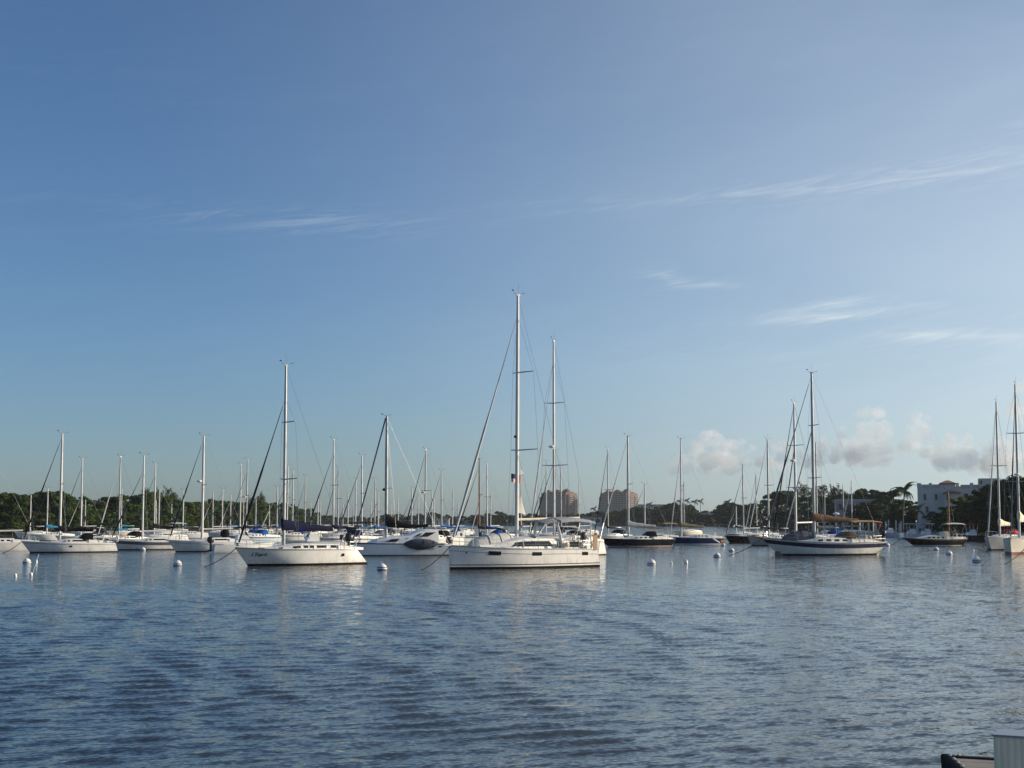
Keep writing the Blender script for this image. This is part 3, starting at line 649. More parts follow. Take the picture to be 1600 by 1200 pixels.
# --- blue-striped cutter on the right
root, h, xm, zc, H = sailboat('white cutter with navy sheer stripe, brown sail cover and brown spray hood', 1268, 583, 156, L=13.6, head=196, B=4.0, fb=1.75, fm=1.25, fs=1.35, rb=1.9, rs=-1.2, tw=.42, mf=.43, hullp=2.2,
    boot=(('antifoul', -.1, .16),), sheer=('navystripe', .55, .14), cabin=.5, cab=(.30, .74), win=2, mast='alugrey', mr=.13, spread=2, swept=.1, boomlen=5.0, cover='brown', cover_h=1.05, genoa='slate', gtop=.975, gr=.075, rails=2, dinghy=('slate', 1.9, 3.3),
    mooring=4.6, zboom=3.35, staysail='palegrey', dodger='brown', bimini='tan', group='sailboats on the moorings')
def cutter_details(root, h, xm, zc):
    L = 13.6
    s_ = MB(); s_.tube([(-2.0, -.9, zc(-2)), (-2.0, -.9, zc(-2)+2.8)], .04, 6); s_.lathe([(.03, 0), (.30, .02), (.34, .14), (.03, .28)], 12, (-2.0, -.9, zc(-2)+2.8)); s_.build('radar_post', M['radar'], root)
    s_ = MB(); s_.tube([(L/2-.6, 0, h.zs(1)-.1), (L/2+.9, 0, h.zs(1)+.18)], [.11, .08], 8); s_.build('bowsprit', M['teak'], root)
    outboard(root, Vector((-L/2+.5, .9, zc(-6)+.55)), 'enginebl', 1.1)
    for q in (-.7, .2, 1.): 
        s_ = MB(); s_.ellipsoid((-5.2-q*.6, .9, zc(-6)+.35), (.28, .2, .26), 8, 6); s_.build('deck_bundle', M['tan' if q > 0 else 'creamc'], root)
    s_ = MB(); s_.tube([(-L/2+.3, -.8, zc(-6)), (-L/2-.2, -.8, zc(-6)+2.3)], .02, 5); s_.build('flag_staff', M['wood'], root)
    s_ = MB(); s_.loft([[(-L/2-.15+.04*i, -.8+.04*math.sin(i*2), zc(-6)+2.2-.13*i), (-L/2-.28+.02*i, -.8+.04*math.sin(i*2+1), zc(-6)+2.05-.15*i)] for i in range(5)], closed=False, cap=False); s_.build('red_flag', M['red'], root)
    s_ = MB(); s_.box(L/2-2.3, L/2-1.55, -.18, .18, -.1, .42); s_.build('stem_fender', M['olive'], root, 0)
cutter_details(root, h, xm, zc)

# --- yacht lying behind the big cruiser
root, h, xm, zc, H = sailboat('tall white yacht with black bimini lying behind the large cruiser', 865, 533, 151, L=13.6, head=238, B=3.9, fb=1.6, fm=1.4, fs=1.3, rb=.7, rs=1.0, tw=.72, mf=.37, hull='white',
    cabin=.55, cab=(.30, .74), mast='alu', mr=.12, spread=2, swept=.12, boomlen=5.0, cover=None, boom_mat='creamc', genoa='palegrey', gtop=.90, gr=.06, radar=.50, bimini='black', rails=1, zboom=3.5, group='sailboats on the moorings')
s_ = MB(); s_.ellipsoid((-6.2, -.6, 1.75), (.3, .35, .3), 10, 6); s_.build('horseshoe_buoy', M['ring'], root)

# --- named boats of the middle distance
N_ = []
def sb(*a, **k): r = sailboat(*a, **k); N_.append(r); return r
r = sb('white sloop with black furled jib, black boom cover and white lifebuoy on its stern rail', 97.5, 678, 168, L=10.2, head=208, fb=1.3, fm=1.08, fs=1.0, rb=1.0, rs=.35, boot=(('navystripe', -.1, .14),), sheer=('greystripe', .22, .18), win=1,
       ports=(('glass', .50, .53, .55, .72),), cover='black', cover_h=.75, genoa='black', gtop=.96, dodger='black', bimini='black', mooring=2.5, mr=.11, zboom=2.35)
s_ = MB(); s_.tube([(-4.9, 1.25+.32*math.cos(q), 1.5+.32*math.sin(q)) for q in [2*math.pi*i/14 for i in range(15)]], .10, 7, cap=False); s_.build('lifebuoy', M['ring'], r[0])
sb('white sloop cut by the picture border with bare white boom beside the mangroves', -20, 690, 176, L=10.6, head=205, cover=None, boomlen=4.2, genoa=None, win=2, boot=(('palebluehull', -.1, .08),), mr=.1)
r = sb('white sloop with radar on its mast, bare boom and black ball-shaped cockpit cover', 318.5, 682, 174, L=10.0, head=209, fb=1.35, fm=1.12, fs=1.0, rb=1.0, boot=(('navystripe', -.1, .10),), sheer=('greystripe', .32, .28), win=1, ports=(('glass', .50, .525, .52, .70),), cover=None, boomlen=3.6,
       genoa='navy', gtop=.955, radar=.60, spread=1, mr=.12, zboom=2.5)
s_ = MB(); s_.ellipsoid((-1.6, .2, 2.0), (.55, .55, .5), 12, 8); s_.build('cockpit_cover', M['black'], r[0])
sb('white sloop with a wide slate sheer band and white boom', 225, 712, 184, L=9.8, head=207, sheer=('greystripe', .45, .10), cover=None, boomlen=3.4, genoa='navy', gtop=.82, win=1, zboom=2.2)
sb('dark topped sloop pointing at us with pale furled jib', 188.5, 714, 205, L=9.2, head=232, sheer=('stripe', .62, .03), cover='teal', cover_h=.3, genoa='palegrey', gtop=.97, dodger='black', mast='alugrey')
sb('white sloop with tall black sail stack at its mast and white awning', 243, 725, 248, L=9.5, cover='black', cover_h=.9, boomlen=3.2, genoa='navy', gtop=.85, bimini='white2')
sb('white sloop with white masthead lamp and black canvas', 129, 717, 232, L=10.0, cover='black', cover_h=.5, genoa='navy', gtop=.9, dodger='black')
sb('small white sloop with bright turquoise sail cover', 75, 763, 262, L=8.2, cover='teal', cover_h=.7, genoa=None, win=2, mr=.09)
sb('small sloop with black mast cover in front of the mangroves', 48.5, 773, 300, L=7.8, cover='black', cover_h=.3, genoa=None)
catn = 0
for args in ( # tx, ty, D, L, cover, genoa, mast, extra label words
    (128, 772, 340, 8.5, None, 'palegrey', 'alu'), (133.5, 781, 372, 8.0, None, None, 'alu'), (190.5, 764, 345, 9., 'teal', None, 'alu'), (249, 764, 338, 9., 'black', None, 'alu'),
    (244.5, 781, 385, 8., None, None, 'alu'), (268.5, 787, 420, 8., 'teal', None, 'alu'), (286.5, 766, 300, 8.6, 'slate', None, 'alu'), (333, 769, 330, 8.6, None, 'palegrey', 'alugrey'),
    (348, 764, 318, 9., None, 'slate', 'alu'), (360.5, 773, 345, 8.5, 'blue', 'palegrey', 'alu'), (376.5, 726, 256, 9.6, 'black', None, 'alu'), (386, 719, 236, 10., 'navy', 'slate', 'alugrey'),
    (380.5, 781, 395, 8.2, None, None, 'alu'), (400, 781, 400, 8.4, 'blue', None, 'alu'), (421, 789, 440, 8., None, None, 'alu'), (433.5, 761, 262, 8.8, 'blue', 'sail', 'alugrey'),
    (449.5, 728, 262, 9.8, 'navy', 'slate', 'alu'), (458, 735, 286, 9.4, None, 'navy', 'alu'), (477.5, 744, 320, 9., None, 'slate', 'alugrey'), (486, 786, 430, 8., None, None, 'alu'),
    (522.5, 687, 200, 11.4, 'navy', 'navy', 'alu'), (529, 731, 272, 9.6, 'black', 'slate', 'alugrey'), (544, 771, 345, 8.6, None, 'slate', 'alu'), (556, 749, 300, 9.2, 'black', None, 'alu'),
    (566.5, 712, 222, 10.4, 'teal', 'slate', 'alu'), (586, 749, 290, 9.2, 'blue', None, 'alugrey'), (591.5, 768, 262, 8.4, 'blue', 'slate', 'alu'), (580, 784, 420, 8., None, None, 'alu'),
    (497, 778, 400, 8.4, None, None, 'alu'), (501, 783, 430, 8.2, None, None, 'alu'), (536, 788, 450, 8., None, None, 'alu'), (552, 790, 470, 8., None, None, 'alugrey'),
    (612, 789, 470, 8., None, None, 'alu'), (622.5, 777, 400, 8.5, None, 'palegrey', 'alu'), (643.5, 762, 320, 9., 'creamc', 'slate', 'alu'), (654, 768, 350, 8.8, None, 'slate', 'alu'),
    (664.5, 703, 207, 10.6, 'slate', 'black', 'alugrey'), (676, 768, 352, 8.8, None, 'palegrey', 'alu'), (678.5, 779, 395, 8.4, None, None, 'alu'), (690.5, 735, 262, 9.6, 'blue', 'slate', 'alugrey'),
    (707, 764, 345, 8.8, None, None, 'alu'), (715.5, 786, 410, 8., None, 'slate', 'alu'), (749.5, 717, 226, 10., 'black', 'black', 'wood'), (761.5, 725, 255, 9.8, 'blue', 'palegrey', 'alu'),
    (766.5, 771, 370, 8.6, None, 'slate', 'alu'), (814.5, 753, 330, 9., None, None, 'alu'), (853, 721, 270, 9.8, None, 'slate', 'alu'), (867, 704, 205, 10.6, 'black', 'black', 'alublack'),
    (877, 729, 300, 9.6, None, None, 'alugrey'), (905, 752, 360, 9., None, None, 'alu'), (1068, 753, 360, 9., 'olive', 'slate', 'alugrey'),
    (1150, 791, 300, 8., 'black', 'palegrey', 'alu'), (1181.5, 742, 285, 9.6, 'black', 'palegrey', 'alugrey'), (1288, 771, 330, 9., None, None, 'alugrey'), (1317, 757, 340, 9., None, 'slate', 'alugrey'),
    (1330, 751, 330, 9., 'tan', 'palegrey', 'alu'), (1274.5, 692, 215, 10.6, 'slate', None, 'alugrey')):
    tx, ty, D, L, cv, gn, ms = args
    cw = {'teal': 'turquoise', 'blue': 'bright blue', 'creamc': 'cream', None: None}.get(cv, cv)
    gw = {'sail': 'white', 'palegrey': 'pale grey', 'slate': 'dark grey', None: None}.get(gn, gn)
    mw = {'alu': 'white', 'alugrey': 'grey', 'alublack': 'black', 'wood': 'wooden'}[ms]
    where = 'in the crowded moorings' if tx < 930 else 'off the right shore'
    lab = f"{'small' if D > 290 else 'mid-sized'} {mw}-masted sloop with {cw + ' sail cover' if cw else 'bare boom'}{' and ' + gw + ' jib' if gw else ''} {where}"
    q = rng.random(); hv = 'white' if q < .62 else ('cream' if q < .8 else ('palebluehull' if q < .9 else 'white2'))
    sb(lab, tx, ty, D, L=L, head=HEAD + rng.uniform(-12, 8), fb=.125*L, fm=.105*L, fs=.1*L, hull=hv, cover=cv, cover_h=rng.uniform(.35, .6), genoa=gn, gtop=rng.choice((.96, .9, .86, .8)), mast=ms, mr=.10 if D < 300 else .105,
       sheer=rng.choice((None, None, ('navystripe', .22, .1), ('greystripe', .25, .12))), win=rng.choice((1, 2)), dodger=rng.choice((None, 'navy', 'black', 'blue', 'grey')) if D < 300 else None, bimini=rng.choice((None, None, 'navy', 'white2')) if D < 300 else None,
       boot=((rng.choice(('antifoul', 'navystripe', 'redstripe')), -.1, .10),), heel=rng.uniform(-1, 1), radar=.55 if tx in (386, 664.5) else None, backstay=D < 300, engine=(1 if rng.random() < .3 else 0), group='sloops in the mooring field')
sb('grey hulled sloop with black furled jib lying behind the black hulled one', 949.5, 702, 246, L=9.2, head=228, hull='greyhull', cover='black', cover_h=.4, genoa='black', gtop=.96, mast='alugrey', dodger='black', group='sloops in the mooring field')
# --- boats of the right half with looks of their own
sb('long black hulled sloop with pale grey sail cover', 981, 682, 205, L=11.0, head=200, fb=1.2, fm=1.0, fs=1.0, rb=1.5, rs=-.8, tw=.5, hull='blackhull', boot=(('redstripe', -.1, .06), ('white2', .06, .13)), cover='grey', cover_h=1.0, boomlen=4.0, genoa='palegrey', gtop=.97, mast='alugrey', dodger='black', win=2, mr=.12, bimini=None, zboom=2.6)
sb('sloop with tan canvas over its boom behind the black hulled one', 1007, 757, 236, L=9.6, head=204, cover='tan', cover_h=.5, genoa='slate', gtop=.94, boomlen=3.6, bimini='tan')
r = sb('blue hulled sloop with olive sail cover and white swoosh on its quarter', 1063.5, 686, 226, L=8.6, head=198, fb=1.15, fm=1.0, fs=.95, rb=.7, rs=.3, hull='navyhull', boot=(('white2', -.1, .10),), sheer=('white2', .10, .0), cover='olive', cover_h=.85, boomlen=3.6, genoa='palegrey', gtop=.84, mast='alu', win=2, mf=.24, zboom=2.5)
h = r[1]; h.strip(lambda t: .12+(t-.10)*4.2, lambda t: .32+(t-.10)*4.6, .016, .10, .25, 8, (1,)).build('swoosh_stripe', M['white2'], r[0]); h.strip(.25, .62, .016, .005, .075, 4, (1,)).build('quarter_patch', M['orange'], r[0])
sb('black hulled sloop with dark mast pointing past the mooring balls', 1160.5, 727, 240, L=8.4, head=205, hull='blackhull', boot=(('redstripe', -.1, .08),), cover=None, genoa='slate', gtop=.88, mast='alugrey', mf=.42)
sb('grey hulled sloop with black boom cover and pale furled jib', 1199, 687, 216, L=10.4, head=215, hull='greyhull', fb=1.45, cover='black', cover_h=.4, genoa='palegrey', gtop=.97, mast='alugrey', mr=.12)
sb('white ketch-sized sloop with radar on a white mast lying behind the cutter', 1240.5, 630, 181, L=12., head=224, fb=1.5, fm=1.3, fs=1.2, cover=None, boom_mat='alu', boomlen=4.4, genoa='black', gtop=.98, radar=.60, mast='alu', mr=.13, spread=2, staysail='slate', zboom=3.2)
r = sb('dark brown wooden gaff sloop with cream cabin and varnished mast', 1481.5, 767, 216, L=9.6, head=190, fb=1.15, fm=.85, fs=1.0, rb=1.7, rs=-1.0, tw=.45, mf=.74, hull='brownhull', boot=(('white2', -.02, .07),), sheer=('teak', .16, .06), cabin=.5, cab=(.34, .80), win=2, cover=None, boom=False, mast='wood', mr=.10, spread=1, genoa=None, gtop=.95, backstay=False, bimini='creamc', dodger='creamc', mooring=2.4)
s_ = MB(); s_.box(4.5, 5.1, -.06, .06, 1.1, 1.75); s_.tube([(4.9, -.35, 1.4), (4.9, .35, 1.4)], .07, 5); s_.build('bow_anchor', M['white2'], r[0], 0)
sb('grey hulled yacht seen bow-on with bare pale furled jib by the mansion', 1556.5, 629, 184, L=12.2, head=236, B=3.8, fb=1.65, fm=1.35, fs=1.25, rb=1.5, hull='greyhull', cover='creamc', cover_h=1.0, genoa='palegrey', gtop=.975, mast='alugrey', mr=.13, mooring=4.5, boot=(('antifoul', -.1, .14),), dodger='red', boomlen=4.8, zboom=2.9, spread=1)
sb('beige hulled yacht seen bow-on with red boot stripe and cream sail cover', 1586, 602, 163, L=12.0, head=241, B=3.7, fb=1.75, fm=1.4, fs=1.3, rb=.5, hull='beige', cover='creamc', cover_h=1.3, genoa='slate', gtop=.97, mast='alugrey', mr=.13, mooring=6.5, boot=(('redstripe', -.1, .08), ('stripe', .08, .16), ('redstripe', .16, .22)), radar=.46, boomlen=4.8, zboom=3.4, spread=2, rails=1)
sb('pale blue-grey yacht cut by the picture border with a long mooring line', 1640, 560, 132, L=12.4, head=226, B=3.9, fb=1.75, fm=1.4, fs=1.3, rb=.8, hull='palebluehull', sheer=('navystripe', .55, .40), cover='creamc', cover_h=1., genoa=None, mast='alu', mr=.13, mooring=6.0, spread=2, rails=1, boot=(('antifoul', -.1, .12),), mf=.40)

# --- catamaran with the covered dinghy on its side
def catamaran():
    D = 155.; tx, ty = 604.5, 650; v = (600-ty)/F_PX; H = CAM_H + D*(v*CP+SP)/(CP-v*SP); X = (tx-800)/F_PX*(D*CP+(H-CAM_H)*SP)
    a = R(194); hd = Vector((math.cos(a), math.sin(a), 0)); L = 10.6; xm = 1.75
    root = tag(empty('catamaran', Vector((X, D, 0))-hd*xm, a), 'pale grey catamaran with black boom cover and slate covered dinghy slung on its side', 'catamaran')
    for sd in (1, -1):
        h = Hull(L, 1.15, 1.25, 1.2, 1.15, .25, .0, .85, draft=.5, p=3.2, flare=.1); rings = []
        for i in range(23):
            t = i/22; top = h.zs(t) if t > .12 else .42 + (h.zs(t)-.42)*(t/.12)
            rings.append([h.pt(t, z, 1)+Vector((0, sd*1.55, 0)) for z in (top, top*.75, top*.5, top*.25, 0, -.3, -.5)] + [h.pt(t, z, -1)+Vector((0, sd*1.55, 0)) for z in (-.5, -.3, 0, top*.25, top*.5, top*.75, top)])
        mb = MB(); mb.loft(rings, closed=True, cap=True); ho = mb.build('hull', M['palebluehull' if False else 'white2'], root, 50)
        for s2 in (1, -1):
            mb = MB(); rows = [[h.pt(t, z, s2, .012)+Vector((0, sd*1.55, 0)) for z in (-.1, .09)] for t in [i/18 for i in range(19)]]; mb.loft(rows if s2 < 0 else [r[::-1] for r in rows], closed=False, cap=False); mb.build('boot_stripe', M['stripe'], ho)
            mb = MB(); rows = []
            for i in range(19):
                t = i/18; top = h.zs(t) if t > .12 else .42 + (h.zs(t)-.42)*(t/.12); rows.append([h.pt(t, top-.09, s2, .02)+Vector((0, sd*1.55, 0)), h.pt(t, top, s2, .02)+Vector((0, sd*1.55, .015))])
            mb.loft(rows if s2 < 0 else [r[::-1] for r in rows], closed=False, cap=False); mb.build('rubbing_strake', M['navystripe'], ho)
    mb = MB(); mb.box(-4.0, 4.2, -1.6, 1.6, .75, 1.22); mb.build('bridge_deck', M['deck'], root, 0)
    rr = []
    for x, z0, hh, w in ((3.6, 1.2, .06, 1.0), (2.9, 1.2, .42, 1.75), (1.4, 1.2, .66, 1.95), (-.4, 1.2, .82, 2.0), (-1.2, 1.2, 1.22, 1.9), (-2.4, 1.2, 1.36, 1.85), (-3.3, 1.2, 1.30, 1.75)):
        rr.append([(x, w, z0), (x, w*.95, z0+hh*.6), (x, w*.82, z0+hh*.95), (x, 0, z0+hh*1.06), (x, -w*.82, z0+hh*.95), (x, -w*.95, z0+hh*.6), (x, -w, z0)])
    mb = MB(); mb.loft(rr, closed=False, cap=False); mb.f.append(tuple(range(6, -1, -1))[::-1]); mb.f.append(tuple(range(42, 49))); co = mb.build('cabin', M['white2'], root, 30)
    for sd in (1, -1):
        for q in ([(2.2, 1.88, 1.36), (1.0, 1.96, 1.38), (.7, 1.92, 1.68), (1.5, 1.86, 1.64)], [(-.75, 1.93, 1.9), (-1.1, 1.93, 1.9), (-1.6, 1.84, 2.20), (-1.3, 1.84, 2.18)], [(-1.35, 1.93, 1.86), (-2.1, 1.90, 1.86), (-3.0, 1.78, 2.30), (-1.95, 1.80, 2.30)]):
            w_ = MB(); w_.add([(x, sd*(y+.05), z) for x, y, z in q], [(0, 1, 2, 3) if sd > 0 else (3, 2, 1, 0)]); w_.build('cabin_window', M['glass'], co, 0)
    s_ = MB(); s_.tube([(xm, 0, 1.6), (xm, 0, H*.7), (xm, 0, H)], [.125, .125, .085], 10, sq=1.3); mo = s_.build('mast', M['alugrey'], root, 60)
    for f, ln in ((.48, .9),):
        for sd in (1, -1): s_ = MB(); s_.tube([(xm, 0, H*f), (xm-.5, sd*ln, H*f)], .03, 5); s_.build('spreader', M['alugrey'], mo)
    s_ = MB(); s_.ellipsoid((xm+.25, 0, H*.47), (.16, .1, .14), 8, 5); s_.build('deck_light', M['rubber'], mo)
    s_ = MB(); s_.tube([(xm, 0, H), (xm+.45, 0, H+.15)], .014, 4); s_.ellipsoid((xm+.5, 0, H+.2), (.12, .05, .05), 6, 4); s_.tube([(xm, 0, H), (xm-.5, 0, H+.2)], .012, 4); s_.build('wind_vane', M['rubber'], mo)
    s_ = MB(); s_.tube([(xm-.1, 0, 2.95), (xm-4.2, 0, 2.95)], .08, 8); bo = s_.build('boom', M['alugrey'], root)
    rr = []
    for i in range(11):
        u = i/10; hh = 1.15*(1-u)**3 + .42 - .12*u; ww = .22-.1*u; rr.append([(xm+.12-4.4*u, ww*math.sin(q), 2.82-.12*math.sin(math.pi*u)+hh*(.5-.5*math.cos(q))) for q in [2*math.pi*j/10 for j in range(10)]])
    s_ = MB(); s_.loft(rr); s_.build('sail_cover', M['black'], bo, 60)
    s_ = MB(); s_.tube([(5.1, 0, 1.35), (xm+.12, 0, H*.985)], .07, 6); s_.build('furled_headsail', M['slate'], root)
    for sd in (1, -1):
        s_ = MB(); s_.tube([(xm-.8, sd*2.0, 1.2), (xm-.5, sd*.9, H*.48), (xm, 0, H*.95)], .011, 4); s_.build('shroud', M['wire'], root)
        s_ = MB(); s_.tube([(-4.4, sd*1.6, 1.1), (xm, 0, H*.99)], .010, 4); s_.build('backstay', M['wire'], root)
    # covered dinghy, hung along the side
    rr = []; rl = random.Random(5)
    for i in range(15):
        u = i/14; x = .3-3.4*u; w = math.sin(math.pi*min(.985, max(.015, u)))**.55
        rr.append([(x, 2.28+.34*w*math.cos(q), 1.18+.50*w*math.sin(q)*(1 if math.sin(q) > 0 else 1.0)*(1+rl.uniform(-.05, .05)) - (.10*w if math.sin(q) < -.5 else 0)) for q in [2*math.pi*j/12 for j in range(12)]])
    s_ = MB(); s_.loft(rr); do = s_.build('covered_dinghy', M['slate'], root, 60)
    for i in (3, 8, 12): s_ = MB(); s_.tube([Vector(p)+Vector((0, .01, 0)) for p in rr[i]], .022, 4); s_.build('lashing_strap', M['navy'], do)
    s_ = MB(); s_.box(-3.55, -3.15, 2.14, 2.17, .82, .95); s_.build('hull_window', M['glass'], root, 0)
    outboard(root, Vector((-4.6, .4, 1.2)), 'enginebl', 1.1)
catamaran()

# --- small motor boats at the docks on the right
def motor_boat(label, px, D, L, head, hullm, top, group=None):
    p = Vector(((px-800)/F_PX*D, D, 0)); root = tag(empty('motor_boat', p, R(head)), label, 'motor boat', group)
    h = Hull(L, .34*L, 1.15, .95, .85, .9, .1, .9, draft=.4); rings = []
    for i in range(13):
        t = i/12; zz = [h.zs(t)*q for q in (1, .6, .25)]+[0, -.3, -.4]; rings.append([h.pt(t, z, 1) for z in zz]+[h.pt(t, z, -1) for z in zz[::-1]])
    mb = MB(); mb.loft(rings, closed=False, cap=False); mb.f.append(tuple(range(11, -1, -1))); mb.build('hull', M[hullm], root, 50)
    mb = MB(); rows = [[(h.pt(t, h.zs(t)).x, h.pt(t, h.zs(t)).y*q, h.zs(t)-.04) for q in (1, 0, -1)] for t in [i/12 for i in range(13)]]; mb.loft(rows, closed=False, cap=False); mb.build('deck', M['deck'], root)
    mb = MB(); mb.loft([[(-.9, .5, .9), (-.9, -.5, .9), (.7, -.5, .9), (.7, .5, .9)], [(-.8, .48, 1.7), (-.8, -.48, 1.7), (.45, -.48, 1.7), (.45, .48, 1.7)], [(-.7, .46, 1.9), (-.7, -.46, 1.9), (.2, -.46, 1.9), (.2, .46, 1.9)]]); mb.build('console', M['white2'], root, 30)
    mb = MB(); mb.add([(.56, .44, 1.5), (.56, -.44, 1.5), (.15, -.42, 2.3), (.15, .42, 2.3)], [(0, 1, 2, 3)]); mb.build('windscreen', M['glass'], root, 0)
    if top:
        mb = MB(); mb.box(-1.5, .9, -.95, .95, 2.75, 2.85); mb.box(-1.4, .8, -.85, .85, 2.852, 2.92); mb.build('hard_top', M[top], root, 0)
        for x in (-1.1, .5):
            for y in (-.6, .6): mb = MB(); mb.tube([(x*.8, y*.75, 1.0), (x, y, 2.76)], .035, 5); mb.build('top_pole', M['steel'], root)
    outboard(root, Vector((-L/2-.1, 0, 1.1)), 'enginebl', 1.2)
motor_boat('dark canopied motor boat with blue-grey hull by the white pilings', 1386, 315, 7.2, 196, 'palebluehull', None)
motor_boat('motor boat with pale hard top behind the bow of the brown wooden sloop', 1420, 290, 7.4, 190, 'white2', 'palegrey')
motor_boat('motor boat with pale hard top behind the cabin of the brown wooden sloop', 1443, 285, 7.4, 190, 'white2', 'palegrey')
motor_boat('motor boat with a bright red sun canopy by the dark hedge', 1513, 262, 6.6, 200, 'blackhull', 'red')
motor_boat('white open motor boat with twin polished outboards behind the racing cruiser', 383, 166, 7., 26, 'white2', None)
motor_boat('low white motor boat between the crowded sailboats', 488, 186, 7.6, 205, 'white', 'palegrey')
motor_boat('white motor boat with blue awning moored among the sloops', 716, 222, 7.4, 212, 'white2', 'blue')

# ------------------------------------------------------------------ mooring balls and floats
def buoy_meshes():
    b = MB(); b.lathe([(.05, -.25), (.24, -.20), (.33, -.05), (.345, .05), (.335, .13), (.28, .27), (.17, .38), (.08, .43), (.02, .45)], 20)
    k = MB(); k.loft([[(r*math.cos(2*math.pi*j/20), r*math.sin(2*math.pi*j/20), z) for j in range(20)] for r, z in ((.346, .115), (.350, .16), (.336, .185))], cap=False)
    a = MB(); a.loft([[(r*math.cos(2*math.pi*j/20), r*math.sin(2*math.pi*j/20), z) for j in range(20)] for r, z in ((.315, -.08), (.344, -.03), (.350, .03), (.350, .045))], cap=False)
    t = MB(); t.tube([(.07*math.cos(q), 0, .50+.07*math.sin(q)) for q in [2*math.pi*i/10 for i in range(11)]], .014, 5, cap=False); t.tube([(0, 0, .42), (0, 0, .46)], .03, 6)
    return b.mesh('ball', M['buoyw']), k.mesh('band', M['buoyb']), a.mesh('growth', M['algae']), t.mesh('ring', M['steel'])
BM = buoy_meshes()
def buoy(px, py, label, s=1., rz=0.):
    p = on_water(px, py); o = tag(empty('mooring_buoy', p, rz, R(rng.uniform(-6, 6))), label, 'buoy', 'white mooring balls'); o.scale = (s, s, s)
    for nm, me in zip(('ball', 'blue_band', 'waterline_growth', 'top_ring'), BM): link(nm, me, o)
for px, py, s, lab in ((42, 880.5, .98, 'white mooring ball beside the tilted spar float'), (277.5, 884, 1., 'white mooring ball alone off the bow of the racing cruiser'), (223.5, 860.5, .9, 'white mooring ball under the bow of the slate-banded sloop'),
        (597, 890.5, 1.05, 'white mooring ball between the racing cruiser and the large cruiser'), (1018, 882.5, 1.0, 'white mooring ball in the open water astern of the large cruiser'), (1120.5, 870.5, 1.0, 'white mooring ball off the bow of the navy-striped cutter'),
        (1143, 862, .95, 'white mooring ball trailing a short dark line near the cutter'), (1130, 853, .85, 'white mooring ball off the bow of the grey hulled sloop'), (1119.5, 842.5, .9, 'white mooring ball on the open water beyond the blue hulled sloop'),
        (1111, 849, .55, 'small white fender ball at the stern of the blue hulled sloop'), (1462.5, 860, .95, 'white mooring ball below the brown wooden sloop, lying on its side'), (1483, 867, .98, 'white mooring ball right below the stern of the brown wooden sloop'),
        (1526, 878.5, 1.05, 'white mooring ball under the bows of the bow-on yachts'), (1386.5, 853.5, 1.0, 'white mooring ball between the cutter and the brown wooden sloop')):
    buoy(px, py, lab, s)
def small_float(px, py, label, r=.12):
    b = MB(); b.lathe([(.02, -r), (r*.8, -r*.6), (r, 0), (r*.95, r*1.2), (r*.5, r*1.9), (.02, r*2.1)], 10); o = b.build('pickup_float', M['buoyw']); o.location = on_water(px, py)
    tag(o, label, 'float', 'small white floats')
for a in ((56.5, 879, 'tiny white float just beside the mooring ball near the spar float'), (24, 901, 'tiny white float drifting alone before the spar float', .1), (1072, 880.5, 'tiny upright white float in open water', .15), (1049, 881, 'tiny dark-trailing float between two mooring balls', .09),
          (1520.5, 861.5, 'tiny white float under the grey bow-on yacht'), (1547, 858, 'tiny white float on the mooring line of the beige yacht', .13)): small_float(*a)
p = on_water(48.5, 899.5); root = tag(empty('spar_float', p), 'thin white spar float leaning over with a ball at its foot', 'float')
s_ = MB(); s_.tube([(0, 0, -.2), (.36, .3, 1.35)], .02, 6); s_.build('spar', M['piling'], root); s_ = MB(); s_.ellipsoid((0, 0, .06), (.11, .11, .15), 10, 6); s_.build('float_ball', M['buoyw'], root)

# ------------------------------------------------------------------ trees
def leaf_cloud(name, m, pts, nrm, size, seed, aspect=.55):
    rs = np.random.RandomState(seed); n = len(pts); nrm = nrm + rs.normal(0, .55, (n, 3)); nrm /= np.linalg.norm(nrm, axis=1)[:, None]
    u = np.cross(nrm, rs.normal(0, 1, (n, 3))); u /= np.linalg.norm(u, axis=1)[:, None]; v = np.cross(nrm, u)
    sz = size*rs.uniform(.6, 1.35, n)[:, None]
    co = np.stack([pts+u*sz, pts+v*sz*aspect+nrm*sz*.2, pts-u*sz, pts-v*sz*aspect+nrm*sz*.2], 1).reshape(-1, 3)
    me = bpy.data.meshes.new(name); me.vertices.add(4*n); me.vertices.foreach_set('co', co.ravel())
    me.loops.add(4*n); me.loops.foreach_set('vertex_index', np.arange(4*n, dtype=np.int32)); me.polygons.add(n); me.polygons.foreach_set('loop_start', np.arange(0, 4*n, 4, dtype=np.int32))
    me.update(calc_edges=True); me.materials.append(m); return me
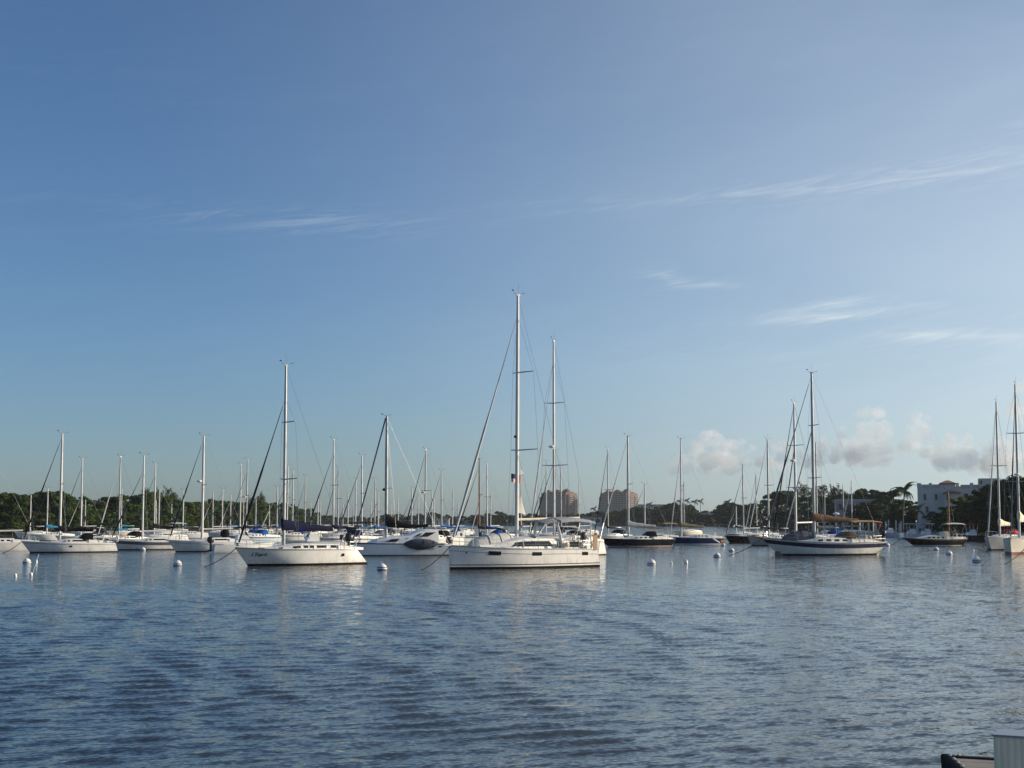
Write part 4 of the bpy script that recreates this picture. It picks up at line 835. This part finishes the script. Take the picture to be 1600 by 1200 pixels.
def broad_tree(seed, m, H=10., W=5., low=.06, lobes=26, leaves=3600, size=.34):
    rs = np.random.RandomState(seed); C, Rr = [], []
    for i in range(lobes):
        z = H*(low + (.90-low)*rs.rand()**.75); f = math.sqrt(max(.05, 1-((z/H-.42)/.62)**2)); a = rs.rand()*6.283; r = W*f*rs.rand()**.5*.82
        C.append((r*math.cos(a), r*math.sin(a), z)); q = rs.uniform(.13, .26)*W; Rr.append((q*1.15, q*1.15, q*.8))
    C, Rr = np.array(C), np.array(Rr); k = rs.randint(0, lobes, leaves); d = rs.normal(0, 1, (leaves, 3)); d /= np.linalg.norm(d, axis=1)[:, None]
    d[:, 2] = np.where(d[:, 2] < -.3, -d[:, 2], d[:, 2])
    p = C[k] + d*Rr[k]*rs.uniform(.55, 1.12, leaves)[:, None]; p[:, 2] = np.maximum(p[:, 2], .1)
    crown = leaf_cloud('crown', m, p, d + np.array([0, 0, .35]), size, seed)
    t = MB(); t.tube([(0, 0, -.3), (.15, .1, H*.25), (.05, -.1, H*.5), (.1, 0, H*.78)], [.26, .2, .14, .04], 7)
    for i in range(0, lobes, 2): t.tube([(.1, .05, H*(.18+.4*(i/lobes))), Vector(C[i])*.55+Vector((0, 0, H*.12)), Vector(C[i])], [.09, .06, .02], 5)
    return crown, t.mesh('trunk', M['bark'])
def casuarina(seed, H=12.):
    rs = np.random.RandomState(seed); t = MB(); P, Nn = [], []
    t.tube([(0, 0, -.3), (.1, 0, H*.4), (-.05, .1, H*.75), (.25, 0, H)], [.2, .14, .08, .02], 6)
    for i in range(46):
        z = H*(.10+.88*(i/46)); a = rs.rand()*6.283; ln = (1.2+2.6*(1-i/46)**.8)*rs.uniform(.6, 1.2); e = Vector((math.cos(a)*ln, math.sin(a)*ln, ln*rs.uniform(.5, 1.1)))
        b = Vector((0, 0, z)); t.tube([b, b+e*.5+Vector((0, 0, -.1)), b+e], [.04, .03, .01], 4)
        for j in range(26):
            u = rs.uniform(.25, 1.05); P.append(b+e*u+Vector(rs.normal(0, .24, 3))); Nn.append((rs.normal(), rs.normal(), .2))
    crown = leaf_cloud('crown', M['pine'], np.array([tuple(p) for p in P]), np.array(Nn), .36, seed, .22); return crown, t.mesh('trunk', M['bark'])
VAR = {'mangrove': [broad_tree(s, M['mangrove'], leaves=4600, size=.30, lobes=30) for s in (1, 2, 3, 4)], 'hedge': [broad_tree(s, M['hedge'], low=.02, leaves=4400, size=.30, lobes=28) for s in (11, 12, 13)],
       'far': [broad_tree(s, M['hedge'], low=.0, leaves=2200, size=.55, lobes=26) for s in (21, 22, 23)], 'yellow': [broad_tree(31, M['yellowleaf'], leaves=4200, size=.28)], 'pine': [casuarina(s) for s in (41, 42, 43)]}
LAB = {'mangrove': ('mangrove_tree', 'dense green mangrove on the bank behind the sailboats', 'mangroves on the left bank'), 'hedge': ('broadleaf_tree', 'dark broadleaf tree of the wooded shore by the docks', 'dark trees on the right shore'),
       'far': ('shore_tree', 'hazy dark tree on the far shore below the towers', 'trees on the far shore'), 'yellow': ('broadleaf_tree', 'yellow-green sunlit tree in front of the white mansion', None)}
def tree(kind, px, top, Y, wide=1., lab=None, v=None, base=.8):
    p = Vector(((px-800)/F_PX*Y, Y, base)); Ht = max(1.2, height_at(top, Y)-base); v = rng.randrange(len(VAR[kind])) if v is None else v
    nm, lb, gr = lab or LAB[kind]; o = tag(empty(nm, p, rng.uniform(0, 6.28)), lb, 'tree', gr); s = Ht/(12. if kind == 'pine' else 9.6); o.scale = (s*wide, s*wide, s)
    c, t = VAR[kind][v]; link('crown', c, o); link('trunk', t, o); return o
TOPL = [(-60, 770), (0, 768), (30, 773), (60, 772), (105, 770), (122, 779), (150, 783), (166, 783), (182, 776), (205, 772), (228, 771), (250, 776), (275, 783), (310, 785), (340, 782), (370, 786), (390, 784), (430, 786), (455, 787), (470, 793), (490, 797)]
x = -70
while x < 488:
    Y = interp(SHORE, x) + rng.uniform(8, 20); tree('mangrove', x, interp(TOPL, x)+rng.uniform(-2, 5), Y, rng.uniform(.85, 1.3)); x += rng.uniform(7, 11)
x = -70
LAB['mangrove_low'] = ('mangrove_bush', 'low mangrove bush at the water edge of the left bank', 'low mangroves at the water edge')
while x < 488:
    Y = interp(SHORE, x) + rng.uniform(1, 3.5); tree('mangrove', x, 806+rng.uniform(-8, 6), Y, rng.uniform(1.3, 1.9), LAB['mangrove_low'], base=.1); x += rng.uniform(9, 14)
for px, tp in ((231, 766), (250, 768), (264, 766), (274, 772), (392, 779), (408, 774), (410, 777)):
    tree('pine', px, tp, interp(SHORE, px)+24, .9, ('casuarina_tree', 'feathery casuarina rising above the left mangroves', 'casuarinas above the mangroves'))
TOPF = [(484, 800), (520, 807), (560, 806), (600, 806), (640, 804), (672, 802), (690, 803), (720, 806), (752, 803), (780, 800), (800, 803), (835, 805), (860, 804), (900, 801), (930, 801), (960, 800), (990, 793), (1005, 794), (1020, 797), (1035, 789), (1052, 786), (1075, 789), (1095, 797), (1110, 800), (1122, 790), (1140, 785), (1160, 786)]
x = 482
while x < 1165:
    Y = interp(SHORE, x) + rng.uniform(12, 60); tree('far', x, interp(TOPF, x)+rng.uniform(-2.5, 3.5), Y, rng.uniform(.75, 1.15)); x += rng.uniform(5, 8)
x = 484
while x < 1165:
    Y = interp(SHORE, x) + rng.uniform(4, 9); tree('far', x, interp(TOPF, x)*.62+813*.38+rng.uniform(-2, 3), Y, rng.uniform(1.1, 1.5), ('shore_bush', 'low dark bush at the water edge of the far shore', 'low bushes on the far shore')); x += rng.uniform(6, 9)
TOPR = [(1160, 785), (1178, 790), (1196, 777), (1214, 766), (1240, 772), (1300, 776), (1322, 780), (1344, 767), (1358, 770), (1380, 773), (1400, 770), (1424, 786), (1434, 802), (1458, 800), (1475, 789), (1500, 782), (1518, 774), (1535, 766), (1560, 758), (1585, 748), (1602, 752), (1680, 745)]
x = 1168
while x < 1690:
    if True:
        Y = interp(SHORE, x) + rng.uniform(7, 16); tree('hedge', x, interp(TOPR, x)+rng.uniform(-1.5, 5)+(16 if 1300 < x < 1400 else 0), Y, rng.uniform(.9, 1.25))
    x += rng.uniform(10, 15)
x = 1168
while x < 1690:
    Y = interp(SHORE, x) + rng.uniform(2, 5); tree('hedge', x, 805+rng.uniform(-6, 6)-(8 if x > 1500 else 0), Y, rng.uniform(1.3, 1.8), ('broadleaf_bush', 'low dark bush along the right shore behind the docks', 'low bushes on the right shore')); x += rng.uniform(14, 20)
for px, tp in ((1325, 772), (1345, 763), (1358, 768), (1378, 770), (1395, 766), (1312, 773)):
    tree('hedge', px, tp, interp(SHORE, px)+62, 1.1, ('broadleaf_tree', 'dark tree rising behind the flat roofed house', 'trees behind the flat roofed house'))
for px, tp in ((1246, 764), (1256, 760), (1272, 763), (1285, 760), (1297, 764), (1308, 763)):
    tree('pine', px, tp, interp(SHORE, px)+16, 1.1, ('casuarina_tree', 'wispy casuarina behind the masts of the cutter', 'casuarinas on the right shore'))
tree('yellow', 1505, 771, 318, .9)
tree('far', 680, 801, 1020, 1.3, ('shore_tree', 'round dark tree standing out on the far shore', None))
tree('hedge', 1588, 742, 268, .7, ('broadleaf_tree', 'tall dark tree rising beside the mansion behind the bow-on yachts', None))

def frond_mesh(seed, ln=3.0):
    rs = random.Random(seed); mb = MB(); pts = []
    for i in range(9):
        u = i/8; pts.append(Vector((ln*u*(1-.18*u), 0, ln*(.55*u-.85*u*u))))
    mb.tube(pts, [.05*(1-.8*i/8) for i in range(9)], 4)
    for i in range(2, 26):
        u = i/26; k = min(7, int(u*8)); p = pts[k].lerp(pts[k+1], u*8-k); l = ln*.30*math.sin(math.pi*(.18+.78*u))
        for sd in (1, -1):
            e = p + Vector((l*.45, sd*l*.8, -l*.55*rs.uniform(.7, 1.2))); mb.add([p-Vector((.07, 0, 0)), p+Vector((.07, 0, 0)), e], [(0, 1, 2)])
    return mb.mesh('frond', M['palm'], 0)
FR = [frond_mesh(1), frond_mesh(2, 3.3), frond_mesh(3, 2.7)]
def palm_tree(px, top, Y, lab, group, nf=17, lean=.3, s=1., base=.8):
    Ht = height_at(top, Y)-base-.9*s; o = tag(empty('palm_tree', ((px-800)/F_PX*Y, Y, base)), lab, 'palm', group)
    t = MB(); t.tube([(lean*(u/6)**2-lean, .05*math.sin(u), Ht*u/6-.3*(u == 0)) for u in range(7)], [.22*s, .17*s, .15*s, .14*s, .13*s, .13*s, .15*s], 8); t.build('trunk', M['bark'], o)
    for i in range(nf):
        link('frond', FR[i % 3], o, (0, 0, Ht), (0, R(-62+ (i*37 % 95)) if True else 0, i*2.399+rng.uniform(-.2, .2)), (s, s, s))
palm_tree(1412, 760, 322, 'tall coconut palm with drooping fronds beside the mansion', None, 24, .5, 1.1)
palm_tree(1432, 792, 318, 'short palm at the corner of the mansion', None, 14, .2, .8)
for px, tp in ((1073, 780), (1085, 782), (1094, 781), (1062, 781), (1137, 782), (928, 793), (1015, 786)):
    palm_tree(px, tp, interp(SHORE, px)+14, 'slim palm standing above the far shore trees', 'palms on the far shore', 13, .3, 1.15)

# ------------------------------------------------------------------ buildings
WINM = {}
def window_mesh(w, hh):
    k = (round(w, 2), round(hh, 2))
    if k not in WINM:
        p = MB(); p.box(-w/2, w/2, -.03, .05, -hh/2, hh/2); f = MB()
        for a in ((-w/2-.1, -w/2, -hh/2-.1, hh/2+.1), (w/2, w/2+.1, -hh/2-.1, hh/2+.1), (-w/2, w/2, hh/2, hh/2+.1), (-w/2, w/2, -hh/2-.1, -hh/2)): f.box(a[0], a[1], -.10, .05, a[2], a[3])
        WINM[k] = (p.mesh('pane', M['window'], 0), f.mesh('frame', M['stucco2'], 0))
    return WINM[k]
def put_window(root, x, y, z, w, hh, rz=0.):
    pm, fm = window_mesh(w, hh); o = link('window', pm, root, (x, y, z), (0, 0, rz)); link('window_frame', fm, o); return o
def mansion():
    Y = 336.; k = Y/F_PX; X0 = (1432-800)*k; root = tag(empty('mansion', (X0, Y, 1.0), R(-15.5)), 'white battlemented mansion with small red tiled turret above the trees', 'house'); g = 1.0
    Z = lambda py: height_at(py, Y)-g; xx = lambda px: (px-1432)*k
    zt = Z(757)
    mb = MB(); mb.box(0, xx(1466), 0, 14, -1, zt); mb.box(xx(1466), xx(1600), 1.2, 14, -1, Z(760)); mb.build('wall', M['stucco'], root, 0)
    mb = MB(); mb.box(xx(1524), xx(1556), .8, 9, Z(760), Z(748)); mb.build('stair_tower', M['stucco'], root, 0)
    mb = MB(); mb.box(xx(1466), xx(1489), -.1, 5, -1, Z(755.5)); mb.build('turret', M['stucco'], root, 0)
    def hip(nm, x0, x1, y0, y1, z0, z1):
        mb = MB(); cx, cy = (x0+x1)/2, (y0+y1)/2; mb.box(x0, x1, y0, y1, z0-.18, z0); mb.add([(x0, y0, z0+.004), (x1, y0, z0+.004), (x1, y1, z0+.004), (x0, y1, z0+.004), (cx-.3, cy, z1), (cx+.3, cy, z1)], [(0, 1, 5, 4), (1, 2, 5), (2, 3, 4, 5), (3, 0, 4)]); mb.build(nm, M['tile'], root, 0)
    hip('turret_roof', xx(1464.5), xx(1490.5), -.4, 5.4, Z(755.3), Z(750.5)); 
    mb = MB(); mb.box(xx(1472), xx(1495), -1.6, -.12, -1, Z(770.5)); mb.build('bay', M['stucco'], root, 0)
    hip('bay_roof', xx(1470), xx(1497), -2.1, -.14, Z(770), Z(767))
    for a, b in ((1431.5, 1438), (1449.5, 1454), (1490, 1494.5), (1511, 1516), (1557, 1562)):
        mb = MB(); mb.box(xx(a), xx(b), -.12 if a < 1460 else 1.08, .8 if a < 1460 else 2., Z(762), Z(754.8)); mb.build('merlon', M['stucco'], root, 0)
    for a, b in ((1441, 1449.5), (1454, 1465), (1497, 1511), (1516, 1524)):
        y = -.06 if a < 1466 else 1.14; mb = MB(); mb.box(xx(a), xx(b), y, y+.3, Z(763), Z(757.6)); mb.build('parapet_panel', M['stucco2'], root, 0)
    for px in (1443, 1460): put_window(root, xx(px), -.05, Z(776.5), .45, 1.25)
    put_window(root, xx(1477), -1.65, Z(777), .45, 1.25); put_window(root, xx(1446), -.05, Z(796), .55, 1.3)
    for px, w in ((1520, 1.1), (1543, 1.2), (1505, .8)): put_window(root, xx(px), 1.15, Z(775), w, .95)
    put_window(root, xx(1551), .75, Z(754), .6, .7); put_window(root, xx(1527.5), .75, Z(754), .3, .7)
mansion()
def flat_house():
    Y = 432.; k = Y/F_PX; X0 = (1302-800)*k; root = tag(empty('flat_roofed_house', (X0, Y, 1.), R(-12)), 'long low house with a pale flat roof edge among dark trees', 'house'); W = 95*k; zt = height_at(780, Y)-1
    mb = MB(); mb.box(.5, W-.4, .6, 12, -1, zt-.75); mb.build('wall', M['stucco2'], root, 0)
    mb = MB(); mb.box(0, W, 0, 12.5, zt-.75, zt); mb.build('roof_slab', M['concrete'], root, 0)
    mb = MB(); mb.box(W*.78, W*.84, 3, 4, zt, zt+.5); mb.build('roof_vent', M['white2'], root, 0)
    for i in range(7): put_window(root, 1.8+i*2.2, .55, zt-2.2, 1.5, 1.5)
    for i in range(4): mb = MB(); mb.box(.1+i*W*.33-.1*i, .45+i*W*.33-.1*i, .1, .4, -1, zt-.752); mb.build('column', M['stucco'], root, 0)
flat_house()
def far_house(px, py, Y, w, hgt, label, roof='concrete'):
    root = tag(empty('shore_house', ((px-800)/F_PX*Y, Y, 1.)), label, 'house'); zt = height_at(py, Y)-1
    mb = MB(); mb.box(-w/2, w/2, 0, 8, -1, zt); mb.build('wall', M['stucco'], root, 0); mb = MB(); mb.box(-w/2-.5, w/2+.5, -.5, 8.5, zt, zt+.6); mb.build('roof', M[roof], root, 0)
    n = max(2, int(w/4))
    for i in range(n): put_window(root, -w/2+(i+.5)*w/n, -.05, zt-1.6, 1.4, 1.5)
far_house(1112, 803, 915, 11, 8, 'small white house seen through a gap in the far trees'); far_house(690, 811, 1012, 10, 6, 'small white house under the round tree of the far shore')
far_house(925, 809, 985, 12, 5, 'low white pavilion on the far shore between the towers'); far_house(1028, 789.5, 1040, 26, 12, 'grey blocky apartment house rising over the far trees beside a tower')
far_house(1395, 797, 400, 5, 5, 'white garden wall house below the flat roofed one')
def tower(pxl, pxr, top, label, Y=2350.):
    k = Y/F_PX; A = R(-30); X = ((pxl+pxr)/2-800)*k; span = (pxr-pxl)*k; root = tag(empty('apartment_tower', (X, Y, 1.), A), label, 'tower', 'pink apartment towers')
    a, b = span*.70/math.cos(R(30)), span*.33/math.sin(R(30)); T = height_at(top, Y)-1     # long shaded side faces local -y, sunlit short side local +x
    x0, x1, y0, y1 = -a*.5, a*.5, -b*.5, b*.5; fl = 15; fh = T/fl
    mb = MB(); mb.box(x0+4, x1-3, y0+1.5, y1-2, -2, T); mb.box(x0, x0+4.1, y0+3, y1-4, -2, T-2*fh); mb.box(x1-3.05, x1, y0+5, y1-5, -2, T-1*fh); mb.build('wall', M['pinkwall'], root, 0)
    for i in range(1, fl):
        z = i*fh; s_ = MB(); s_.box(x1-3.2, x1+1.3, y0+6 , y0+b*.42, z-.25, z+.75); s_.box(x1-3.2, x1+1.3, y0+b*.58, y1-6, z-.25, z+.75) if i < fl-1 else None; s_.build('balcony', M['pinktrim'], root, 0)
        s_ = MB(); s_.box(x0+3.9, x1-2.9, y0+1.2, y0+1.6, z-.2, z+.25); s_.build('floor_band', M['pinktrim'], root, 0)
    me = MB(); me.box(-1.5, 1.5, -.12, .1, -1.05, 1.05); pm = me.mesh('pane', M['window'], 0)
    for i in range(fl-1):
        z = (i+.62)*fh
        for j in range(9): link('window', pm, root, (x0+7+(a-13)*j/8, y0+1.5, z))
        for j in range(6): link('window', pm, root, (x1, y0+8+(b-16)*j/5, z), (0, 0, R(90))) if i < fl-2 else None
    def roof(cx, cy, w, d, z, hh):
        mb = MB(); mb.box(cx-w/2, cx+w/2, cy-d/2, cy+d/2, z-2.2, z); mb.build('penthouse', M['pinkwall'], root, 0)
        mb = MB(); mb.add([(cx-w/2-1, cy-d/2-1, z+.02), (cx+w/2+1, cy-d/2-1, z+.02), (cx+w/2+1, cy+d/2+1, z+.02), (cx-w/2-1, cy+d/2+1, z+.02), (cx-w*.15, cy, z+hh), (cx+w*.15, cy, z+hh)], [(0, 1, 5, 4), (1, 2, 5), (2, 3, 4, 5), (3, 0, 4), (3, 2, 1, 0)]); mb.build('tiled_roof', M['towerroof'], root, 0)
    roof(x0+a*.5, 0, a*.80, b*.62, T+1.4, 1.3); roof(x1-9, -b*.12, 8, 8, T+3.6, 2.6); roof(x0+9, -b*.1, 6, 6, T+3, 2); roof(x0+a*.5, -b*.1, 7, 7, T+3.4, 1.8)
    mb = MB(); mb.tube([(x1-7, -b*.12, T+5.5), (x1-7, -b*.12, T+8)], .4, 6); mb.build('finial', M['towerroof'], root)
tower(842, 904, 770.5, 'pink apartment tower behind the mast of the tall white yacht'); tower(935, 998, 770.5, 'pink apartment tower behind the rigging of the black hulled sloop')

# ------------------------------------------------------------------ docks on the right shore
for i, (px, tp, Y) in enumerate(((1341, 815, 352), (1346, 817, 346), (1362, 814, 350), (1366, 818, 340), (1381.5, 816, 338), (1386, 813, 345), (1397.5, 814, 336), (1403, 819, 330), (1405.5, 815, 338), (1382, 820, 326), (1430, 818, 318), (1355, 818, 330))):
    Z = height_at(tp, Y); o = MB(); r = .17; o.lathe([(r, -.6), (r, Z*.5), (r*.95, Z), (r*.5, Z+.12), (.02, Z+.2)], 8); o = o.build('dock_piling', M['piling']); o.location = ((px-800)/F_PX*Y, Y, 0); tag(o, 'white dock piling standing in the water before the dark hedge', 'piling', 'white dock pilings')
root = tag(empty('wooden_dock', ((1372-800)/F_PX*352, 352, 0), R(-8)), 'low wooden dock between the white pilings on the right shore', 'dock'); mb = MB(); mb.box(-6, 6, 0, 1.6, .55, .72); mb.build('walkway', M['woodgrey'], root, 0)
for i in range(5): mb = MB(); mb.tube([(-5.5+i*2.75, .8, -.6), (-5.5+i*2.75, .8, .55)], .12, 6); mb.build('post', M['bark'], root)
# channel marker post
o = MB(); o.lathe([(.18, -.6), (.18, 2.4), (.1, 2.6)], 8); o.box(-.3, .3, -.22, -.19, 1.6, 2.3); o = o.build('channel_marker', M['bark']); o.location = ((1122-800)/F_PX*640, 640, 0); tag(o, 'dark channel marker post standing before the far shore', 'marker')

# ------------------------------------------------------------------ floating platform at our feet
def on_plane(px, py, z):
    x, y = (px-800)/F_PX, (600-py)/F_PX; d = Vector((x, CP-y*SP, SP+y*CP)); return Vector((0, 0, CAM_H)) - d*((CAM_H-z)/d.z)
A = on_plane(1476, 1182, .45); B_ = on_plane(1640, 1191.5, .45); ax = math.atan2(B_.y-A.y, B_.x-A.x)
root = tag(empty('floating_dock', A, ax), 'floating dock corner with weathered planks and bolted black rubber edge', 'dock')
SH = .30                                              # the end of the dock is cut at a slant
mb = MB(); mb.loft([[(.05, -.05, z), (5., -.05, z), (6.5, -5.2, z), (.05+SH*5.15, -5.2, z)] for z in (-.75, -.035)]); mb.build('float_body', M['stripe'], root, 0)
pl = MB(); pl.box(0, 4.9, -.128, 0, -.03, 0); plm = pl.mesh('plank', M['woodgrey'], 0)
for i in range(37): link('plank', plm, root, (.06+SH*(i*.137+.128)+rng.uniform(-.006, .006), -.07-i*.137, rng.uniform(-.004, .004)))
mb = MB(); mb.loft([[(x0-.06, y0, -.16), (x0-.07, y0, .0), (x0-.05, y0, .028), (x0+.045, y0, .028), (x0+.05, y0, -.16)] for x0, y0 in ((.01, .05), (SH*2.6, -2.6), (SH*5.2, -5.2))]); mb.build('rubber_bumper', M['rubber'], root, 60)
mb = MB(); mb.box(.0, 5., -.06, .05, -.10, .018); mb.build('edge_rail', M['rubber'], root, 0)
bt = MB(); bt.lathe([(.022, 0), (.022, .015), (.012, .025)], 8); btm = bt.mesh('bolt', M['steel'])
for i in range(12): link('bolt', btm, root, (.05+SH*(.1+i*.28), -.10-i*.28, .028), (0, 0, 0))
for i in range(6): link('bolt', btm, root, (.18+i*.78, 0, .023))
q = on_plane(1564, 1152, .94); root = tag(empty('dock_box', (q.x, q.y, .462), ax+R(-4)), 'ribbed pale storage box with blue-grey lid standing on the floating dock', 'box')
mb = MB(); rib = []
W, Dp, Hh = 1.5, .50, .55
for i in range(int(W/.025)+1):
    x = i*.025; rib.append((x, -Dp - (.012 if (i % 3) else 0)))
ring = rib + [(W, 0)] + [(0, 0)]
mb.loft([[(x, y, z) for x, y in ring] for z in (0, Hh)]); mb.build('ribbed_body', M['vinyl'], root, 0)
mb = MB(); mb.box(-.015, W+.02, -Dp-.025, .02, Hh, Hh+.025); mb.build('lid', M['vinylcap'], root, 0)

# ------------------------------------------------------------------ gull
g = MB(); g.loft([[(x, r*math.cos(q), r*.9*math.sin(q)) for q in [2*math.pi*j/8 for j in range(8)]] for x, r in ((-.26, .02), (-.18, .05), (0, .075), (.14, .06), (.2, .045), (.25, .04), (.30, .01))])
for sd in (1, -1): g.add([(.08, sd*.05, .03), (.05, sd*.30, .20), (-.08, sd*.62, .16), (-.12, sd*.3, .17), (-.1, sd*.05, .02)], [(0, 1, 2, 3, 4)])
g = g.build('gull', M['white2']); g.location = at(1579, 777, 190); g.rotation_euler = (0, R(-15), R(160)); tag(g, 'white gull flying in front of the dark trees by the beige yacht', 'bird')

# ------------------------------------------------------------------ low cumulus far out, real lit vapour
cloud_m = bpy.data.materials.new('cloud_vapour'); cloud_m.use_nodes = True; N = cloud_m.node_tree.nodes; N.remove(N['Principled BSDF'])
cv = N.new('ShaderNodeVolumePrincipled'); cv.inputs['Color'].default_value = (.99, .99, .99, 1); cv.inputs['Density'].default_value = .0042; cv.inputs['Anisotropy'].default_value = .1
cloud_m.node_tree.links.new(cv.outputs[0], N['Material Output'].inputs['Volume'])
def cumulus(px, base, top, wpx, seed, label, D=12500.):
    rs = np.random.RandomState(seed); k = D/F_PX; w = wpx*k; z0 = height_at(base, D); hh = height_at(top, D)-z0; mb = MB()
    for i in range(34):                                # heaped puffs, widest at the foot
        u = rs.rand()**1.3; x = rs.normal(0, .30)*w*(1-.72*u); x = max(-w*.5, min(w*.5, x)); r = (.10+.11*rs.rand())*min(w, hh*1.3)*(1-.45*u)
        mb.ellipsoid((x, rs.normal(0, .25)*w*.7, u*(hh-r)+r*.3), (r, r, r*.92), 14, 9)
    me = mb.mesh('cloud', cloud_m, 0); tmp = bpy.data.objects.new('cloud_tmp', me); col.objects.link(tmp)
    m = tmp.modifiers.new('r', 'REMESH'); m.mode = 'VOXEL'; m.voxel_size = max(9., w/70)
    tx = bpy.data.textures.get('puffs') or bpy.data.textures.new('puffs', 'CLOUDS'); tx.noise_scale = 55.; tx.noise_depth = 3
    d = tmp.modifiers.new('d', 'DISPLACE'); d.texture = tx; d.strength = .16*min(w, hh); d.mid_level = .5; d.texture_coords = 'LOCAL'
    bpy.context.view_layer.update(); me2 = bpy.data.meshes.new_from_object(tmp.evaluated_get(bpy.context.evaluated_depsgraph_get())); bpy.data.objects.remove(tmp)
    me2.materials.clear(); me2.materials.append(cloud_m)
    o = link('cumulus_cloud', me2, None, ((px-800)/F_PX*D, D, z0)); tag(o, label, 'cloud', 'low cumulus clouds'); return o
cumulus(1362, 722, 630, 92, 1, 'tall puffy cumulus beside the mast of the cutter'); cumulus(1305, 728, 668, 96, 2, 'low cumulus shoulder behind the mast of the cutter')
cumulus(1112, 736, 664, 120, 3, 'rounded cumulus over the palms of the far shore'); cumulus(1436, 712, 640, 64, 4, 'small high cumulus left of the mansion masts'); cumulus(1480, 730, 668, 130, 5, 'long low cumulus above the mansion')
cumulus(1602, 730, 588, 92, 6, 'towering cumulus behind the masts of the bow-on yachts'); cumulus(1222, 730, 684, 110, 7, 'faint low cumulus between the cutter and the black hulled sloop'); cumulus(1555, 738, 684, 120, 8, 'low cumulus bank at the foot of the towering one')

# ------------------------------------------------------------------ haze
mb = MB(); mb.box(-3100, 3100, -3100, 3100, -2, 95); hz = mb.mesh('haze', M['white'], 0); hz.materials.clear()
hm = bpy.data.materials.new('haze_air'); hm.use_nodes = True; N = hm.node_tree.nodes; N.remove(N['Principled BSDF'])
pv = N.new('ShaderNodeVolumePrincipled'); pv.inputs['Color'].default_value = (.80, .88, .96, 1); pv.inputs['Density'].default_value = .00006; pv.inputs['Anisotropy'].default_value = .2
hm.node_tree.links.new(pv.outputs[0], N['Material Output'].inputs['Volume']); hz.materials.append(hm)
tag(link('haze', hz), 'thin pale haze in the air over the harbour', None, None, 'stuff')
for o in scene.objects:
    if o.parent is None and o.type in ('MESH', 'EMPTY') and 'label' not in o.keys() and 'kind' not in o.keys(): print('UNLABELLED', o.name)
